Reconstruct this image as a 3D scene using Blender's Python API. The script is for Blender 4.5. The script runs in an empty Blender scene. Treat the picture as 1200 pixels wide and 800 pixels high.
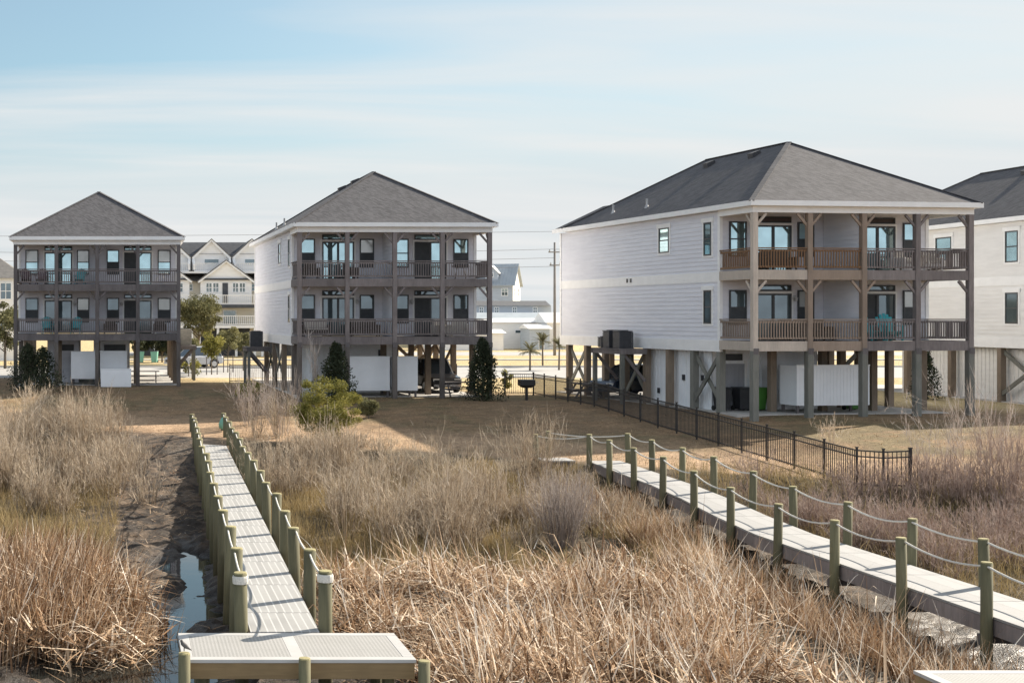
import bpy, math, random
import numpy as np
from mathutils import Vector, Matrix

random.seed(7)
rng = np.random.default_rng(11)
SC = bpy.context.scene
COL = SC.collection
R = math.radians

# ------------------------------------------------------------------ camera, sky, sun, exposure
F, PX, PY, ZC = 1500.0, 150.0, 371.0, 4.3          # focal length and optical centre measured in a 1200 px wide frame
cam_d = bpy.data.cameras.new('camera')
cam_d.sensor_width = 36.0
cam_d.lens = 36.0 * F / 1200.0
cam_d.shift_x = (600 - PX) / 1200.0
cam_d.shift_y = -(400 - PY) / 1200.0
cam_d.clip_start = 0.2
cam_d.clip_end = 5000
cam = bpy.data.objects.new('camera', cam_d)
COL.objects.link(cam)
cam.location = (0, 0, ZC)
cam.rotation_euler = (R(90), 0, 0)
SC.camera = cam

SUN_EL = 32.0
SUN_H = Vector((0.88, 0.475, 0)).normalized()
SUN_ROT = math.atan2(SUN_H.x, SUN_H.y)

world = bpy.data.worlds.new('World')
SC.world = world
world.use_nodes = True
wn, wl = world.node_tree.nodes, world.node_tree.links
wn.clear()


def wnode(t, **kw):
    n = wn.new(t)
    for k, v in kw.items():
        setattr(n, k, v)
    return n


def wmath(op, a, b=None, c=None, clamp=False):
    n = wn.new('ShaderNodeMath')
    n.operation = op
    n.use_clamp = clamp
    for i, s in enumerate((a, b, c)):
        if s is None:
            continue
        if isinstance(s, (int, float)):
            n.inputs[i].default_value = s
        else:
            wl.new(s, n.inputs[i])
    return n.outputs[0]


w_out = wnode('ShaderNodeOutputWorld')
w_bg = wnode('ShaderNodeBackground')
w_bg.inputs['Strength'].default_value = 0.072
w_sky = wnode('ShaderNodeTexSky', sky_type='NISHITA', sun_disc=False, sun_elevation=R(SUN_EL), sun_rotation=SUN_ROT,
              altitude=0, air_density=1.0, dust_density=1.0, ozone_density=2.0)
w_tc = wnode('ShaderNodeTexCoord')
w_sep = wnode('ShaderNodeSeparateXYZ')
wl.new(w_tc.outputs['Generated'], w_sep.inputs[0])
zz = wmath('MAXIMUM', w_sep.outputs[2], 0.0)
den = wmath('ADD', zz, 0.10)
cu = wmath('DIVIDE', w_sep.outputs[0], den)
cv = wmath('DIVIDE', w_sep.outputs[1], den)
w_cmb = wnode('ShaderNodeCombineXYZ')
wl.new(cu, w_cmb.inputs[0])
wl.new(cv, w_cmb.inputs[1])
w_map = wnode('ShaderNodeMapping')
w_map.inputs['Rotation'].default_value = (0, 0, R(-14))
w_map.inputs['Scale'].default_value = (0.40, 1.5, 1)
w_map.inputs['Location'].default_value = (0.35, 2.1, 0)
wl.new(w_cmb.outputs[0], w_map.inputs['Vector'])
w_n = wnode('ShaderNodeTexNoise')
w_n.inputs['Scale'].default_value = 1.15
w_n.inputs['Detail'].default_value = 7
w_n.inputs['Roughness'].default_value = 0.5
w_n.inputs['Distortion'].default_value = 0.5
wl.new(w_map.outputs[0], w_n.inputs['Vector'])
w_ramp = wnode('ShaderNodeMapRange')
w_ramp.inputs[1].default_value = 0.37
w_ramp.inputs[2].default_value = 0.66
wl.new(w_n.outputs[0], w_ramp.inputs[0])
veil = wnode('ShaderNodeMapRange', interpolation_type='SMOOTHSTEP')    # thin cirrus veil, thicker towards the horizon
veil.inputs[1].default_value = 0.185
veil.inputs[2].default_value = 0.07
wl.new(zz, veil.inputs[0])
inv = wmath('SUBTRACT', 1.0, wmath('MULTIPLY', w_ramp.outputs[0], 0.78))
inv2 = wmath('SUBTRACT', 1.0, wmath('MULTIPLY', veil.outputs[0], 0.93))
side = wnode('ShaderNodeMapRange', interpolation_type='SMOOTHSTEP')    # the cirrus thickens towards the sun
side.inputs[1].default_value = -0.05
side.inputs[2].default_value = 0.60
wl.new(w_sep.outputs[0], side.inputs[0])
inv3 = wmath('SUBTRACT', 1.0, wmath('MULTIPLY', side.outputs[0], 0.72))
cover = wmath('SUBTRACT', 1.0, wmath('MULTIPLY', wmath('MULTIPLY', wmath('MULTIPLY', inv, inv2), inv3), 0.76), clamp=True)
w_mix = wnode('ShaderNodeMix', data_type='RGBA')
wl.new(cover, w_mix.inputs[0])
w_tint = wnode('ShaderNodeMix', data_type='RGBA', blend_type='MULTIPLY')
w_tint.inputs[0].default_value = 1.0
w_tint.inputs[7].default_value = (0.77, 0.98, 0.92, 1)
wl.new(w_sky.outputs[0], w_tint.inputs[6])
wl.new(w_tint.outputs[2], w_mix.inputs[6])
back_fill = wnode('ShaderNodeMapRange', interpolation_type='SMOOTHSTEP')    # added bright cloud in the unseen sky behind the camera, fills shaded fronts
back_fill.inputs[1].default_value = 0.1
back_fill.inputs[2].default_value = -0.6
wl.new(w_sep.outputs[1], back_fill.inputs[0])
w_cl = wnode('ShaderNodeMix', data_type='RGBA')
wl.new(back_fill.outputs[0], w_cl.inputs[0])
w_st = wnode('ShaderNodeMix', data_type='RGBA')                        # brighter streaks within the veil
wl.new(w_ramp.outputs[0], w_st.inputs[0])
w_st.inputs[6].default_value = (4.95, 5.2, 5.4, 1)
w_st.inputs[7].default_value = (5.65, 5.7, 5.7, 1)
wl.new(w_st.outputs[2], w_cl.inputs[6])
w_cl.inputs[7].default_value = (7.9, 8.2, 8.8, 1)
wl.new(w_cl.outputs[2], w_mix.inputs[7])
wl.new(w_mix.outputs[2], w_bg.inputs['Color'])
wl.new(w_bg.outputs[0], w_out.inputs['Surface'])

sun_d = bpy.data.lights.new('sun', 'SUN')
sun_d.energy = 5.0
sun_d.angle = R(0.6)
sun_d.color = (1.0, 0.90, 0.76)
sun = bpy.data.objects.new('sun', sun_d)
COL.objects.link(sun)
ce = math.cos(R(SUN_EL))
ray = Vector((-SUN_H.x * ce, -SUN_H.y * ce, -math.sin(R(SUN_EL))))
sun.rotation_euler = ray.to_track_quat('-Z', 'Y').to_euler()
sun.location = (30, 60, 60)

SC.view_settings.view_transform = 'Standard'
SC.view_settings.look = 'None'
SC.view_settings.exposure = 1.04
SC.view_settings.gamma = 1.0
SC.render.engine = 'CYCLES'
SC.cycles.use_denoising = True
SC.cycles.max_bounces = 6
SC.cycles.diffuse_bounces = 3
SC.cycles.glossy_bounces = 3


def at(px, py, D):
    return Vector(((px - PX) * D / F, D, ZC - (py - PY) * D / F))


# ------------------------------------------------------------------ materials
def srgb(r, g, b):
    return tuple(((c / 255) / 12.92 if c / 255 <= 0.04045 else (((c / 255) + 0.055) / 1.055) ** 2.4) for c in (r, g, b))


class NT:
    def __init__(s, name):
        s.m = bpy.data.materials.new(name)
        s.m.use_nodes = True
        s.n, s.l = s.m.node_tree.nodes, s.m.node_tree.links
        s.b = s.n['Principled BSDF']

    def new(s, t, **kw):
        n = s.n.new(t)
        for k, v in kw.items():
            setattr(n, k, v)
        return n

    def put(s, sock, v):
        if isinstance(v, (int, float)):
            sock.default_value = v
        elif isinstance(v, tuple):
            sock.default_value = v if len(v) != 3 or sock.type == 'VECTOR' else (*v, 1)
        else:
            s.l.new(v, sock)

    def math(s, op, a, b=None, clamp=False):
        n = s.new('ShaderNodeMath', operation=op, use_clamp=clamp)
        s.put(n.inputs[0], a)
        if b is not None:
            s.put(n.inputs[1], b)
        return n.outputs[0]

    def mix(s, f, a, b, blend='MIX'):
        n = s.new('ShaderNodeMix', data_type='RGBA', blend_type=blend)
        s.put(n.inputs[0], f)
        s.put(n.inputs[6], a)
        s.put(n.inputs[7], b)
        return n.outputs[2]

    def coords(s, scale=(1, 1, 1), rot=(0, 0, 0), kind='Object'):
        t = s.new('ShaderNodeTexCoord')
        m = s.new('ShaderNodeMapping')
        m.inputs['Scale'].default_value = scale
        m.inputs['Rotation'].default_value = rot
        s.l.new(t.outputs[kind], m.inputs['Vector'])
        return m.outputs[0]

    def noise(s, vec, scale, detail=4, rough=0.55, dist=0):
        n = s.new('ShaderNodeTexNoise')
        n.inputs['Scale'].default_value = scale
        n.inputs['Detail'].default_value = detail
        n.inputs['Roughness'].default_value = rough
        n.inputs['Distortion'].default_value = dist
        s.l.new(vec, n.inputs['Vector'])
        return n.outputs[0]

    def rng(s, v, a, b, c=0.0, d=1.0):
        n = s.new('ShaderNodeMapRange')
        s.put(n.inputs[0], v)
        for i, x in enumerate((a, b, c, d)):
            n.inputs[i + 1].default_value = x
        return n.outputs[0]

    def bump(s, h, strength=0.4, dist=0.02):
        n = s.new('ShaderNodeBump')
        n.inputs['Strength'].default_value = strength
        n.inputs['Distance'].default_value = dist
        s.put(n.inputs['Height'], h)
        s.l.new(n.outputs[0], s.b.inputs['Normal'])

    def rand(s):
        return s.new('ShaderNodeObjectInfo').outputs['Random']

    def attr(s, name):
        n = s.new('ShaderNodeAttribute')
        n.attribute_name = name
        return n


def simple(name, c1, c2=None, scale=3.0, rough=0.7, stretch=(1, 1, 1), bump=0.0, metal=0.0, objvar=0.0, detail=5, lo=0.35, hi=0.68):
    t = NT(name)
    vec = t.coords(stretch)
    c2 = c2 or tuple(x * 0.75 for x in c1)
    f = t.noise(vec, scale, detail)
    col = t.mix(t.rng(f, lo, hi), c1, c2)
    if objvar:
        col = t.mix(1.0, col, t.new_rgb(objvar) if False else _grey(t, objvar), 'MULTIPLY')
    t.put(t.b.inputs['Base Color'], col)
    t.b.inputs['Roughness'].default_value = rough
    t.b.inputs['Metallic'].default_value = metal
    if bump:
        t.bump(f, bump)
    return t.m


def _grey(t, amt):
    g = t.rng(t.rand(), 0, 1, 1 - amt, 1 + amt)
    c = t.new('ShaderNodeCombineColor')
    for i in range(3):
        t.l.new(g, c.inputs[i])
    return c.outputs[0]


def wood(name, c1, c2, grain=(14, 14, 1.2), rough=0.85, objvar=0.15, stain=None):
    t = NT(name)
    f = t.noise(t.coords(grain), 1.6, 6, 0.65, 0.4)
    big = t.noise(t.coords((1, 1, 0.6)), 1.3, 3)
    col = t.mix(t.rng(f, 0.32, 0.68), c1, c2)
    col = t.mix(t.rng(big, 0.45, 0.75, 0, 0.7), col, stain or tuple(x * 0.62 for x in c1))
    col = t.mix(1.0, col, _grey(t, objvar), 'MULTIPLY')
    t.put(t.b.inputs['Base Color'], col)
    t.b.inputs['Roughness'].default_value = rough
    t.bump(f, 0.35, 0.01)
    return t.m


M = {}
M['siding'] = simple('siding', (0.76, 0.77, 0.82), (0.69, 0.70, 0.755), 0.9, 0.62, (1, 1, 6))
M['siding_cream'] = simple('siding_cream', (0.80, 0.79, 0.77), (0.73, 0.72, 0.70), 0.9, 0.62, (1, 1, 6))
M['siding_mauve'] = simple('siding_mauve', (0.74, 0.74, 0.785), (0.67, 0.67, 0.715), 0.9, 0.65, (1, 1, 6))
M['trim'] = simple('white_trim', (0.88, 0.88, 0.87), (0.81, 0.81, 0.80), 2.0, 0.55)
M['vinyl'] = simple('white_vinyl', (0.88, 0.90, 0.92), (0.83, 0.85, 0.87), 1.6, 0.5)
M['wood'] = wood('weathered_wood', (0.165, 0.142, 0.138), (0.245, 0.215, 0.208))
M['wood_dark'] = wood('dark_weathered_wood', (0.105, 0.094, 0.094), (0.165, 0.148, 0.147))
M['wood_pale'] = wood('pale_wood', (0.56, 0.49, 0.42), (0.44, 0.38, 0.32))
M['wood_tan'] = wood('tan_wood', (0.34, 0.265, 0.21), (0.26, 0.20, 0.155))
M['wood_honey'] = wood('stained_wood', (0.25, 0.145, 0.075), (0.175, 0.10, 0.055))
M['pile'] = wood('treated_pile', (0.165, 0.165, 0.145), (0.22, 0.215, 0.19), stain=(0.105, 0.115, 0.10))
M['pile_dark'] = wood('dark_pile', (0.115, 0.098, 0.088), (0.17, 0.15, 0.135))
M['pile_brown'] = wood('brown_pile', (0.20, 0.155, 0.115), (0.27, 0.21, 0.155))
M['treated'] = wood('green_treated_wood', (0.105, 0.098, 0.052), (0.165, 0.15, 0.085), (10, 10, 0.9), stain=(0.045, 0.055, 0.03), objvar=0.22)
M['endgrain'] = simple('post_top', (0.36, 0.32, 0.16), (0.24, 0.21, 0.11), 12, 0.85)
M['timber'] = wood('timber_fascia', (0.30, 0.21, 0.105), (0.22, 0.15, 0.075), (1.0, 14, 14))
M['rope'] = simple('white_rope', (0.70, 0.68, 0.62), (0.50, 0.48, 0.44), 40, 0.8)
M['black_metal'] = simple('black_metal', (0.018, 0.018, 0.02), (0.03, 0.028, 0.026), 5, 0.45)
M['frame'] = simple('dark_window_frame', (0.028, 0.032, 0.036), (0.04, 0.044, 0.048), 3, 0.4)
M['door_dark'] = simple('grey_door', (0.36, 0.37, 0.40), (0.31, 0.32, 0.35), 2, 0.5)
M['screen'] = simple('insect_screen', (0.035, 0.04, 0.045), (0.05, 0.055, 0.06), 4, 0.6)
M['louvre'] = simple('brown_transom', (0.075, 0.05, 0.045), (0.05, 0.034, 0.03), 4, 0.6)
M['ac'] = simple('dark_grille_metal', (0.05, 0.052, 0.06), (0.07, 0.072, 0.08), 5, 0.55)
M['ac_tan'] = simple('tan_grille_metal', (0.30, 0.28, 0.24), (0.22, 0.21, 0.18), 5, 0.55)
M['concrete'] = simple('concrete', (0.50, 0.48, 0.45), (0.40, 0.385, 0.36), 1.2, 0.9, bump=0.1)
M['asphalt'] = simple('asphalt', (0.33, 0.32, 0.305), (0.39, 0.38, 0.36), 0.6, 0.92)
M['paint'] = simple('road_paint', (0.75, 0.74, 0.70), (0.6, 0.6, 0.57), 2, 0.8)
M['teal'] = simple('teal_plastic', (0.04, 0.42, 0.47), (0.04, 0.36, 0.41), 3, 0.5)
M['plum'] = simple('plum_plastic', (0.085, 0.035, 0.055), (0.06, 0.026, 0.04), 3, 0.5)
M['white_plastic'] = simple('white_plastic', (0.74, 0.73, 0.70), (0.62, 0.61, 0.58), 3, 0.5)
M['wicker'] = simple('dark_wicker', (0.05, 0.038, 0.032), (0.08, 0.062, 0.05), 30, 0.7)
M['cushion'] = simple('pale_cushion', (0.52, 0.48, 0.43), (0.42, 0.39, 0.35), 6, 0.9)
M['green_bin'] = simple('green_bin', (0.055, 0.19, 0.03), (0.045, 0.15, 0.024), 2, 0.5)
M['mint_bin'] = simple('mint_bin', (0.18, 0.42, 0.33), (0.15, 0.36, 0.28), 2, 0.5)
M['dark_bin'] = simple('dark_bin', (0.02, 0.022, 0.026), (0.03, 0.032, 0.036), 2, 0.5)
M['rubber'] = simple('rubber', (0.018, 0.018, 0.018), (0.026, 0.026, 0.026), 6, 0.85)
M['chrome'] = simple('bright_metal', (0.55, 0.55, 0.56), (0.45, 0.45, 0.46), 4, 0.25, metal=0.9)
M['galv'] = simple('grey_flashing', (0.50, 0.50, 0.50), (0.40, 0.40, 0.40), 6, 0.5, metal=0.2)
M['vent'] = simple('dark_roof_vent', (0.035, 0.035, 0.04), (0.05, 0.05, 0.055), 6, 0.6)
M['bg_white'] = simple('pale_cladding', (0.88, 0.87, 0.85), (0.81, 0.80, 0.78), 0.6, 0.7, (1, 1, 6))
M['bg_beige'] = simple('beige_cladding', (0.80, 0.74, 0.61), (0.72, 0.66, 0.54), 0.6, 0.7, (1, 1, 6))
M['bg_grey'] = simple('blue_grey_cladding', (0.48, 0.53, 0.59), (0.42, 0.465, 0.52), 0.6, 0.7, (1, 1, 6))
M['bg_slate'] = simple('slate_roof', (0.055, 0.06, 0.07), (0.085, 0.09, 0.10), 2.5, 0.9)
M['bg_roof'] = simple('brown_grey_roof', (0.17, 0.16, 0.15), (0.12, 0.115, 0.11), 2.5, 0.9)
M['metal_roof'] = simple('standing_seam_metal', (0.42, 0.46, 0.49), (0.36, 0.40, 0.43), 1, 0.45, metal=0.2)
M['bark'] = wood('bark', (0.12, 0.095, 0.07), (0.19, 0.155, 0.12))
M['pole'] = wood('utility_pole_wood', (0.20, 0.185, 0.175), (0.26, 0.24, 0.225))
M['feather'] = simple('grey_feathers', (0.16, 0.15, 0.145), (0.09, 0.085, 0.08), 25, 0.8)
M['beak'] = simple('dark_beak', (0.04, 0.03, 0.02), (0.05, 0.04, 0.03), 10, 0.5)


def glass_mat(name, tint, metal, rough=0.04):
    t = NT(name)
    f = t.noise(t.coords((1, 1, 1)), 0.9, 2)
    t.put(t.b.inputs['Base Color'], t.mix(t.rng(f, 0.35, 0.65), tint, tuple(x * 0.72 for x in tint)))
    t.b.inputs['Metallic'].default_value = metal
    t.b.inputs['Roughness'].default_value = rough
    t.b.inputs['IOR'].default_value = 1.8
    t.bump(t.noise(t.coords((1, 1, 1)), 1.4, 1), 0.06, 0.02)
    return t.m


M['glass'] = glass_mat('window_glass', (0.42, 0.60, 0.64), 0.8)
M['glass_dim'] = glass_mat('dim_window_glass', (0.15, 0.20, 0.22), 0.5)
M['blind'] = glass_mat('glass_over_blind', (0.50, 0.52, 0.50), 0.25, 0.12)
M['car_glass'] = glass_mat('car_glass', (0.05, 0.07, 0.09), 0.4)


def car_paint(name, c):
    t = NT(name)
    f = t.noise(t.coords(), 2, 2)
    t.put(t.b.inputs['Base Color'], t.mix(f, c, tuple(x * 0.85 for x in c)))
    t.b.inputs['Roughness'].default_value = 0.3
    t.b.inputs['Metallic'].default_value = 0.3
    t.b.inputs['Coat Weight'].default_value = 0.6
    return t.m


M['car_silver'] = car_paint('silver_paint', (0.50, 0.51, 0.53))
M['car_black'] = car_paint('black_paint', (0.02, 0.02, 0.024))
M['car_navy'] = car_paint('navy_paint', (0.03, 0.05, 0.09))
M['lamp_red'] = simple('red_lens', (0.30, 0.02, 0.02), (0.24, 0.015, 0.015), 8, 0.3)
M['lamp_clear'] = simple('clear_lens', (0.7, 0.7, 0.68), (0.6, 0.6, 0.58), 8, 0.2)

# shingles: rows of small tabs, each with its own grey
t = NT('asphalt_shingles')
tc = t.new('ShaderNodeTexCoord')
sep = t.new('ShaderNodeSeparateXYZ')
t.l.new(tc.outputs['Object'], sep.inputs[0])
zrow = t.math('FLOOR', t.math('MULTIPLY', sep.outputs[2], 11.0))
hx = t.math('ADD', sep.outputs[0], sep.outputs[1])
tab = t.math('FLOOR', t.math('ADD', t.math('MULTIPLY', hx, 9.0), t.math('MULTIPLY', zrow, 0.37)))
cmb = t.new('ShaderNodeCombineXYZ')
t.l.new(tab, cmb.inputs[0])
t.l.new(zrow, cmb.inputs[1])
wnz = t.new('ShaderNodeTexWhiteNoise', noise_dimensions='2D')
t.l.new(cmb.outputs[0], wnz.inputs['Vector'])
fine = t.noise(t.coords(), 9, 4, 0.8)
big = t.noise(t.coords(), 0.5, 3)
c = t.mix(wnz.outputs[0], (0.062, 0.061, 0.067), (0.125, 0.122, 0.130))
c = t.mix(t.rng(fine, 0.35, 0.7, 0, 0.5), c, (0.05, 0.049, 0.054))
c = t.mix(t.rng(big, 0.45, 0.7, 0, 0.25), c, (0.125, 0.12, 0.125))
t.put(t.b.inputs['Base Color'], c)
t.b.inputs['Roughness'].default_value = 0.95
t.bump(t.math('ADD', wnz.outputs[0], t.math('FRACT', t.math('MULTIPLY', sep.outputs[2], 11.0))), 0.5, 0.012)
M['shingles'] = t.m


def blade_mat(name, stops, rough=0.8, transl=0.25):
    t = NT(name)
    a = t.attr('rnd')
    r = t.new('ShaderNodeValToRGB')
    el = r.color_ramp.elements
    while len(el) < len(stops):
        el.new(0.5)
    for e, (p, cc) in zip(el, stops):
        e.position = p
        e.color = (*cc, 1)
    t.l.new(a.outputs['Fac'], r.inputs[0])
    t.l.new(r.outputs[0], t.b.inputs['Base Color'])
    t.b.inputs['Roughness'].default_value = rough
    t.b.inputs['Specular IOR Level'].default_value = 0.25
    tr = t.new('ShaderNodeBsdfTranslucent')
    t.l.new(r.outputs[0], tr.inputs['Color'])
    mx = t.new('ShaderNodeMixShader')
    mx.inputs[0].default_value = transl
    t.l.new(t.b.outputs[0], mx.inputs[1])
    t.l.new(tr.outputs[0], mx.inputs[2])
    t.l.new(mx.outputs[0], t.n['Material Output'].inputs['Surface'])
    return t.m


M['reed'] = blade_mat('dry_reed', [(0, (0.06, 0.034, 0.019)), (0.3, (0.235, 0.135, 0.072)), (0.55, (0.47, 0.315, 0.19)), (0.8, (0.71, 0.565, 0.41)), (1, (0.91, 0.83, 0.71))], transl=0.12)
M['twig'] = blade_mat('dry_twigs', [(0, (0.14, 0.105, 0.075)), (0.4, (0.38, 0.30, 0.215)), (1, (0.70, 0.60, 0.475))], transl=0.15)
M['twig_grey'] = blade_mat('grey_twigs', [(0, (0.17, 0.14, 0.125)), (0.4, (0.38, 0.325, 0.29)), (1, (0.62, 0.55, 0.49))], transl=0.15)
M['twig_red'] = blade_mat('reddish_twigs', [(0, (0.14, 0.098, 0.08)), (0.4, (0.33, 0.245, 0.205)), (1, (0.54, 0.43, 0.365))], transl=0.15)
M['marsh'] = blade_mat('marsh_grass', [(0, (0.15, 0.11, 0.048)), (0.5, (0.33, 0.245, 0.115)), (1, (0.52, 0.41, 0.23))])
M['lawn_blade'] = blade_mat('dormant_lawn', [(0, (0.15, 0.10, 0.055)), (0.6, (0.33, 0.225, 0.13)), (1, (0.50, 0.37, 0.23))])
M['leaf_yellow'] = blade_mat('yellow_green_leaves', [(0, (0.07, 0.075, 0.016)), (0.5, (0.20, 0.19, 0.045)), (1, (0.37, 0.335, 0.10))])
M['leaf_olive'] = blade_mat('olive_leaves', [(0, (0.07, 0.07, 0.03)), (0.5, (0.165, 0.16, 0.075)), (1, (0.29, 0.27, 0.13))])
M['leaf_dark'] = blade_mat('dark_needles', [(0, (0.016, 0.024, 0.014)), (0.6, (0.035, 0.046, 0.024)), (1, (0.085, 0.095, 0.05))], transl=0.1)
M['leaf_palm'] = blade_mat('palm_leaves', [(0, (0.10, 0.10, 0.05)), (0.6, (0.19, 0.18, 0.10)), (1, (0.30, 0.27, 0.16))])

# ------------------------------------------------------------------ mesh helpers
class MB:
    def __init__(s):
        s.v, s.f = [], []

    def add(s, pts, faces):
        o = len(s.v)
        s.v += [tuple(p) for p in pts]
        s.f += [tuple(i + o for i in f) for f in faces]
        return s

    def box(s, x0, x1, y0, y1, z0, z1):
        p = [(x0, y0, z0), (x1, y0, z0), (x1, y1, z0), (x0, y1, z0), (x0, y0, z1), (x1, y0, z1), (x1, y1, z1), (x0, y1, z1)]
        return s.add(p, [(3, 2, 1, 0), (4, 5, 6, 7), (0, 1, 5, 4), (1, 2, 6, 5), (2, 3, 7, 6), (3, 0, 4, 7)])

    def fbox(s, fr, a0, a1, n0, n1, z0, z1):
        """box in a wall frame: fr = (origin, along, normal)"""
        o, a, n = fr
        p = [o + a * x + n * y + Vector((0, 0, z)) for z in (z0, z1) for (x, y) in ((a0, n0), (a1, n0), (a1, n1), (a0, n1))]
        return s.add(p, [(3, 2, 1, 0), (4, 5, 6, 7), (0, 1, 5, 4), (1, 2, 6, 5), (2, 3, 7, 6), (3, 0, 4, 7)])

    def bar(s, p, q, w, h=None, up=(0, 0, 1)):
        p, q = Vector(p), Vector(q)
        h = h or w
        d = (q - p).normalized()
        u = Vector(up)
        if abs(d.dot(u)) > 0.98:
            u = Vector((0, 1, 0))
        x = d.cross(u).normalized()
        y = x.cross(d)
        c = [(-w / 2, -h / 2), (w / 2, -h / 2), (w / 2, h / 2), (-w / 2, h / 2)]
        pts = [e + x * a + y * b for e in (p, q) for a, b in c]
        return s.add(pts, [(0, 1, 2, 3), (7, 6, 5, 4), (0, 4, 5, 1), (1, 5, 6, 2), (2, 6, 7, 3), (3, 7, 4, 0)])

    def cyl(s, p, q, r0, r1=None, n=10):
        p, q = Vector(p), Vector(q)
        r1 = r0 if r1 is None else r1
        d = (q - p).normalized()
        x = d.orthogonal().normalized()
        y = d.cross(x)
        pts = [p + (x * math.cos(k * 2 * math.pi / n) + y * math.sin(k * 2 * math.pi / n)) * r0 for k in range(n)]
        pts += [q + (x * math.cos(k * 2 * math.pi / n) + y * math.sin(k * 2 * math.pi / n)) * r1 for k in range(n)]
        fs = [(k, (k + 1) % n, n + (k + 1) % n, n + k) for k in range(n)]
        return s.add(pts, fs + [tuple(range(n - 1, -1, -1)), tuple(range(n, 2 * n))])

    def path(s, pts, r, n=6):
        pts = [Vector(p) for p in pts]
        for a, b in zip(pts[:-1], pts[1:]):
            s.cyl(a, b, r, r, n)
        return s

    def prism(s, poly, fr, n0, n1):
        """polygon (a, z) in a wall frame, extruded along its normal"""
        o, a, n = fr
        k = len(poly)
        pts = [o + a * x + n * d + Vector((0, 0, z)) for d in (n0, n1) for x, z in poly]
        return s.add(pts, [tuple(range(k - 1, -1, -1)), tuple(range(k, 2 * k))] + [(i, (i + 1) % k, k + (i + 1) % k, k + i) for i in range(k)])

    def lathe(s, c, prof, n=10):
        c = Vector(c)
        o = len(s.v)
        for r, z in prof:
            for k in range(n):
                th = 2 * math.pi * k / n
                s.v.append((c.x + r * math.cos(th), c.y + r * math.sin(th), c.z + z))
        for i in range(len(prof) - 1):
            for k in range(n):
                s.f.append((o + i * n + k, o + i * n + (k + 1) % n, o + (i + 1) * n + (k + 1) % n, o + (i + 1) * n + k))
        s.f.append(tuple(o + k for k in range(n - 1, -1, -1)))
        s.f.append(tuple(o + (len(prof) - 1) * n + k for k in range(n)))
        return s

    def build(s, name, mat, parent=None, smooth=False, label=None, bevel=0.0, mats=None):
        me = bpy.data.meshes.new(name)
        me.from_pydata(s.v, [], s.f)
        me.materials.append(M[mat] if isinstance(mat, str) else mat)
        import bmesh
        bm = bmesh.new()
        bm.from_mesh(me)
        bmesh.ops.recalc_face_normals(bm, faces=bm.faces)
        bm.to_mesh(me)
        bm.free()
        if smooth:
            me.shade_smooth()
        me.update()
        o = bpy.data.objects.new(name, me)
        COL.objects.link(o)
        if parent:
            o.parent = parent
        if label:
            o['label'] = label
        if bevel:
            b = o.modifiers.new('bevel', 'BEVEL')
            b.width = bevel
            b.segments = 2
        return o


def tag(o, label, cat, group=None):
    o['label'] = label
    o['category'] = cat
    if group:
        o['group'] = group
    return o


def thing(name, label, cat, loc=(0, 0, 0), rz=0.0, group=None):
    o = bpy.data.objects.new(name, None)
    o.empty_display_size = 0.3
    COL.objects.link(o)
    o.location = loc
    o.rotation_euler = (0, 0, rz)
    return tag(o, label, cat, group)


def dup(root, loc, rz=None, label=None, scale=None, group=None):
    r = root.copy()
    COL.objects.link(r)
    r.location = loc
    if rz is not None:
        r.rotation_euler = (0, 0, rz)
    if scale:
        r.scale = (scale,) * 3 if isinstance(scale, (int, float)) else scale
    if label:
        r['label'] = label
    if group:
        r['group'] = group
    for ch in list(root.children):
        c = ch.copy()
        COL.objects.link(c)
        c.parent = r
        for g in list(ch.children):
            d = g.copy()
            COL.objects.link(d)
            d.parent = c
    return r


def kind(o, k):
    o['kind'] = k
    return o


def npmesh(name, verts, quads, mat, attrs=None, parent=None, smooth=False):
    me = bpy.data.meshes.new(name)
    nv, nq = len(verts), len(quads)
    me.vertices.add(nv)
    me.vertices.foreach_set('co', np.asarray(verts, np.float32).ravel())
    me.loops.add(nq * 4)
    me.loops.foreach_set('vertex_index', np.asarray(quads, np.int32).ravel())
    me.polygons.add(nq)
    me.polygons.foreach_set('loop_start', np.arange(0, nq * 4, 4, dtype=np.int32))
    me.update(calc_edges=True)
    for k, (tp, dat) in (attrs or {}).items():
        a = me.attributes.new(k, tp, 'POINT')
        a.data.foreach_set('value' if tp == 'FLOAT' else 'color', np.asarray(dat, np.float32).ravel())
    me.materials.append(M[mat] if isinstance(mat, str) else mat)
    if smooth:
        me.shade_smooth()
    o = bpy.data.objects.new(name, me)
    COL.objects.link(o)
    if parent:
        o.parent = parent
    return o


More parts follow.
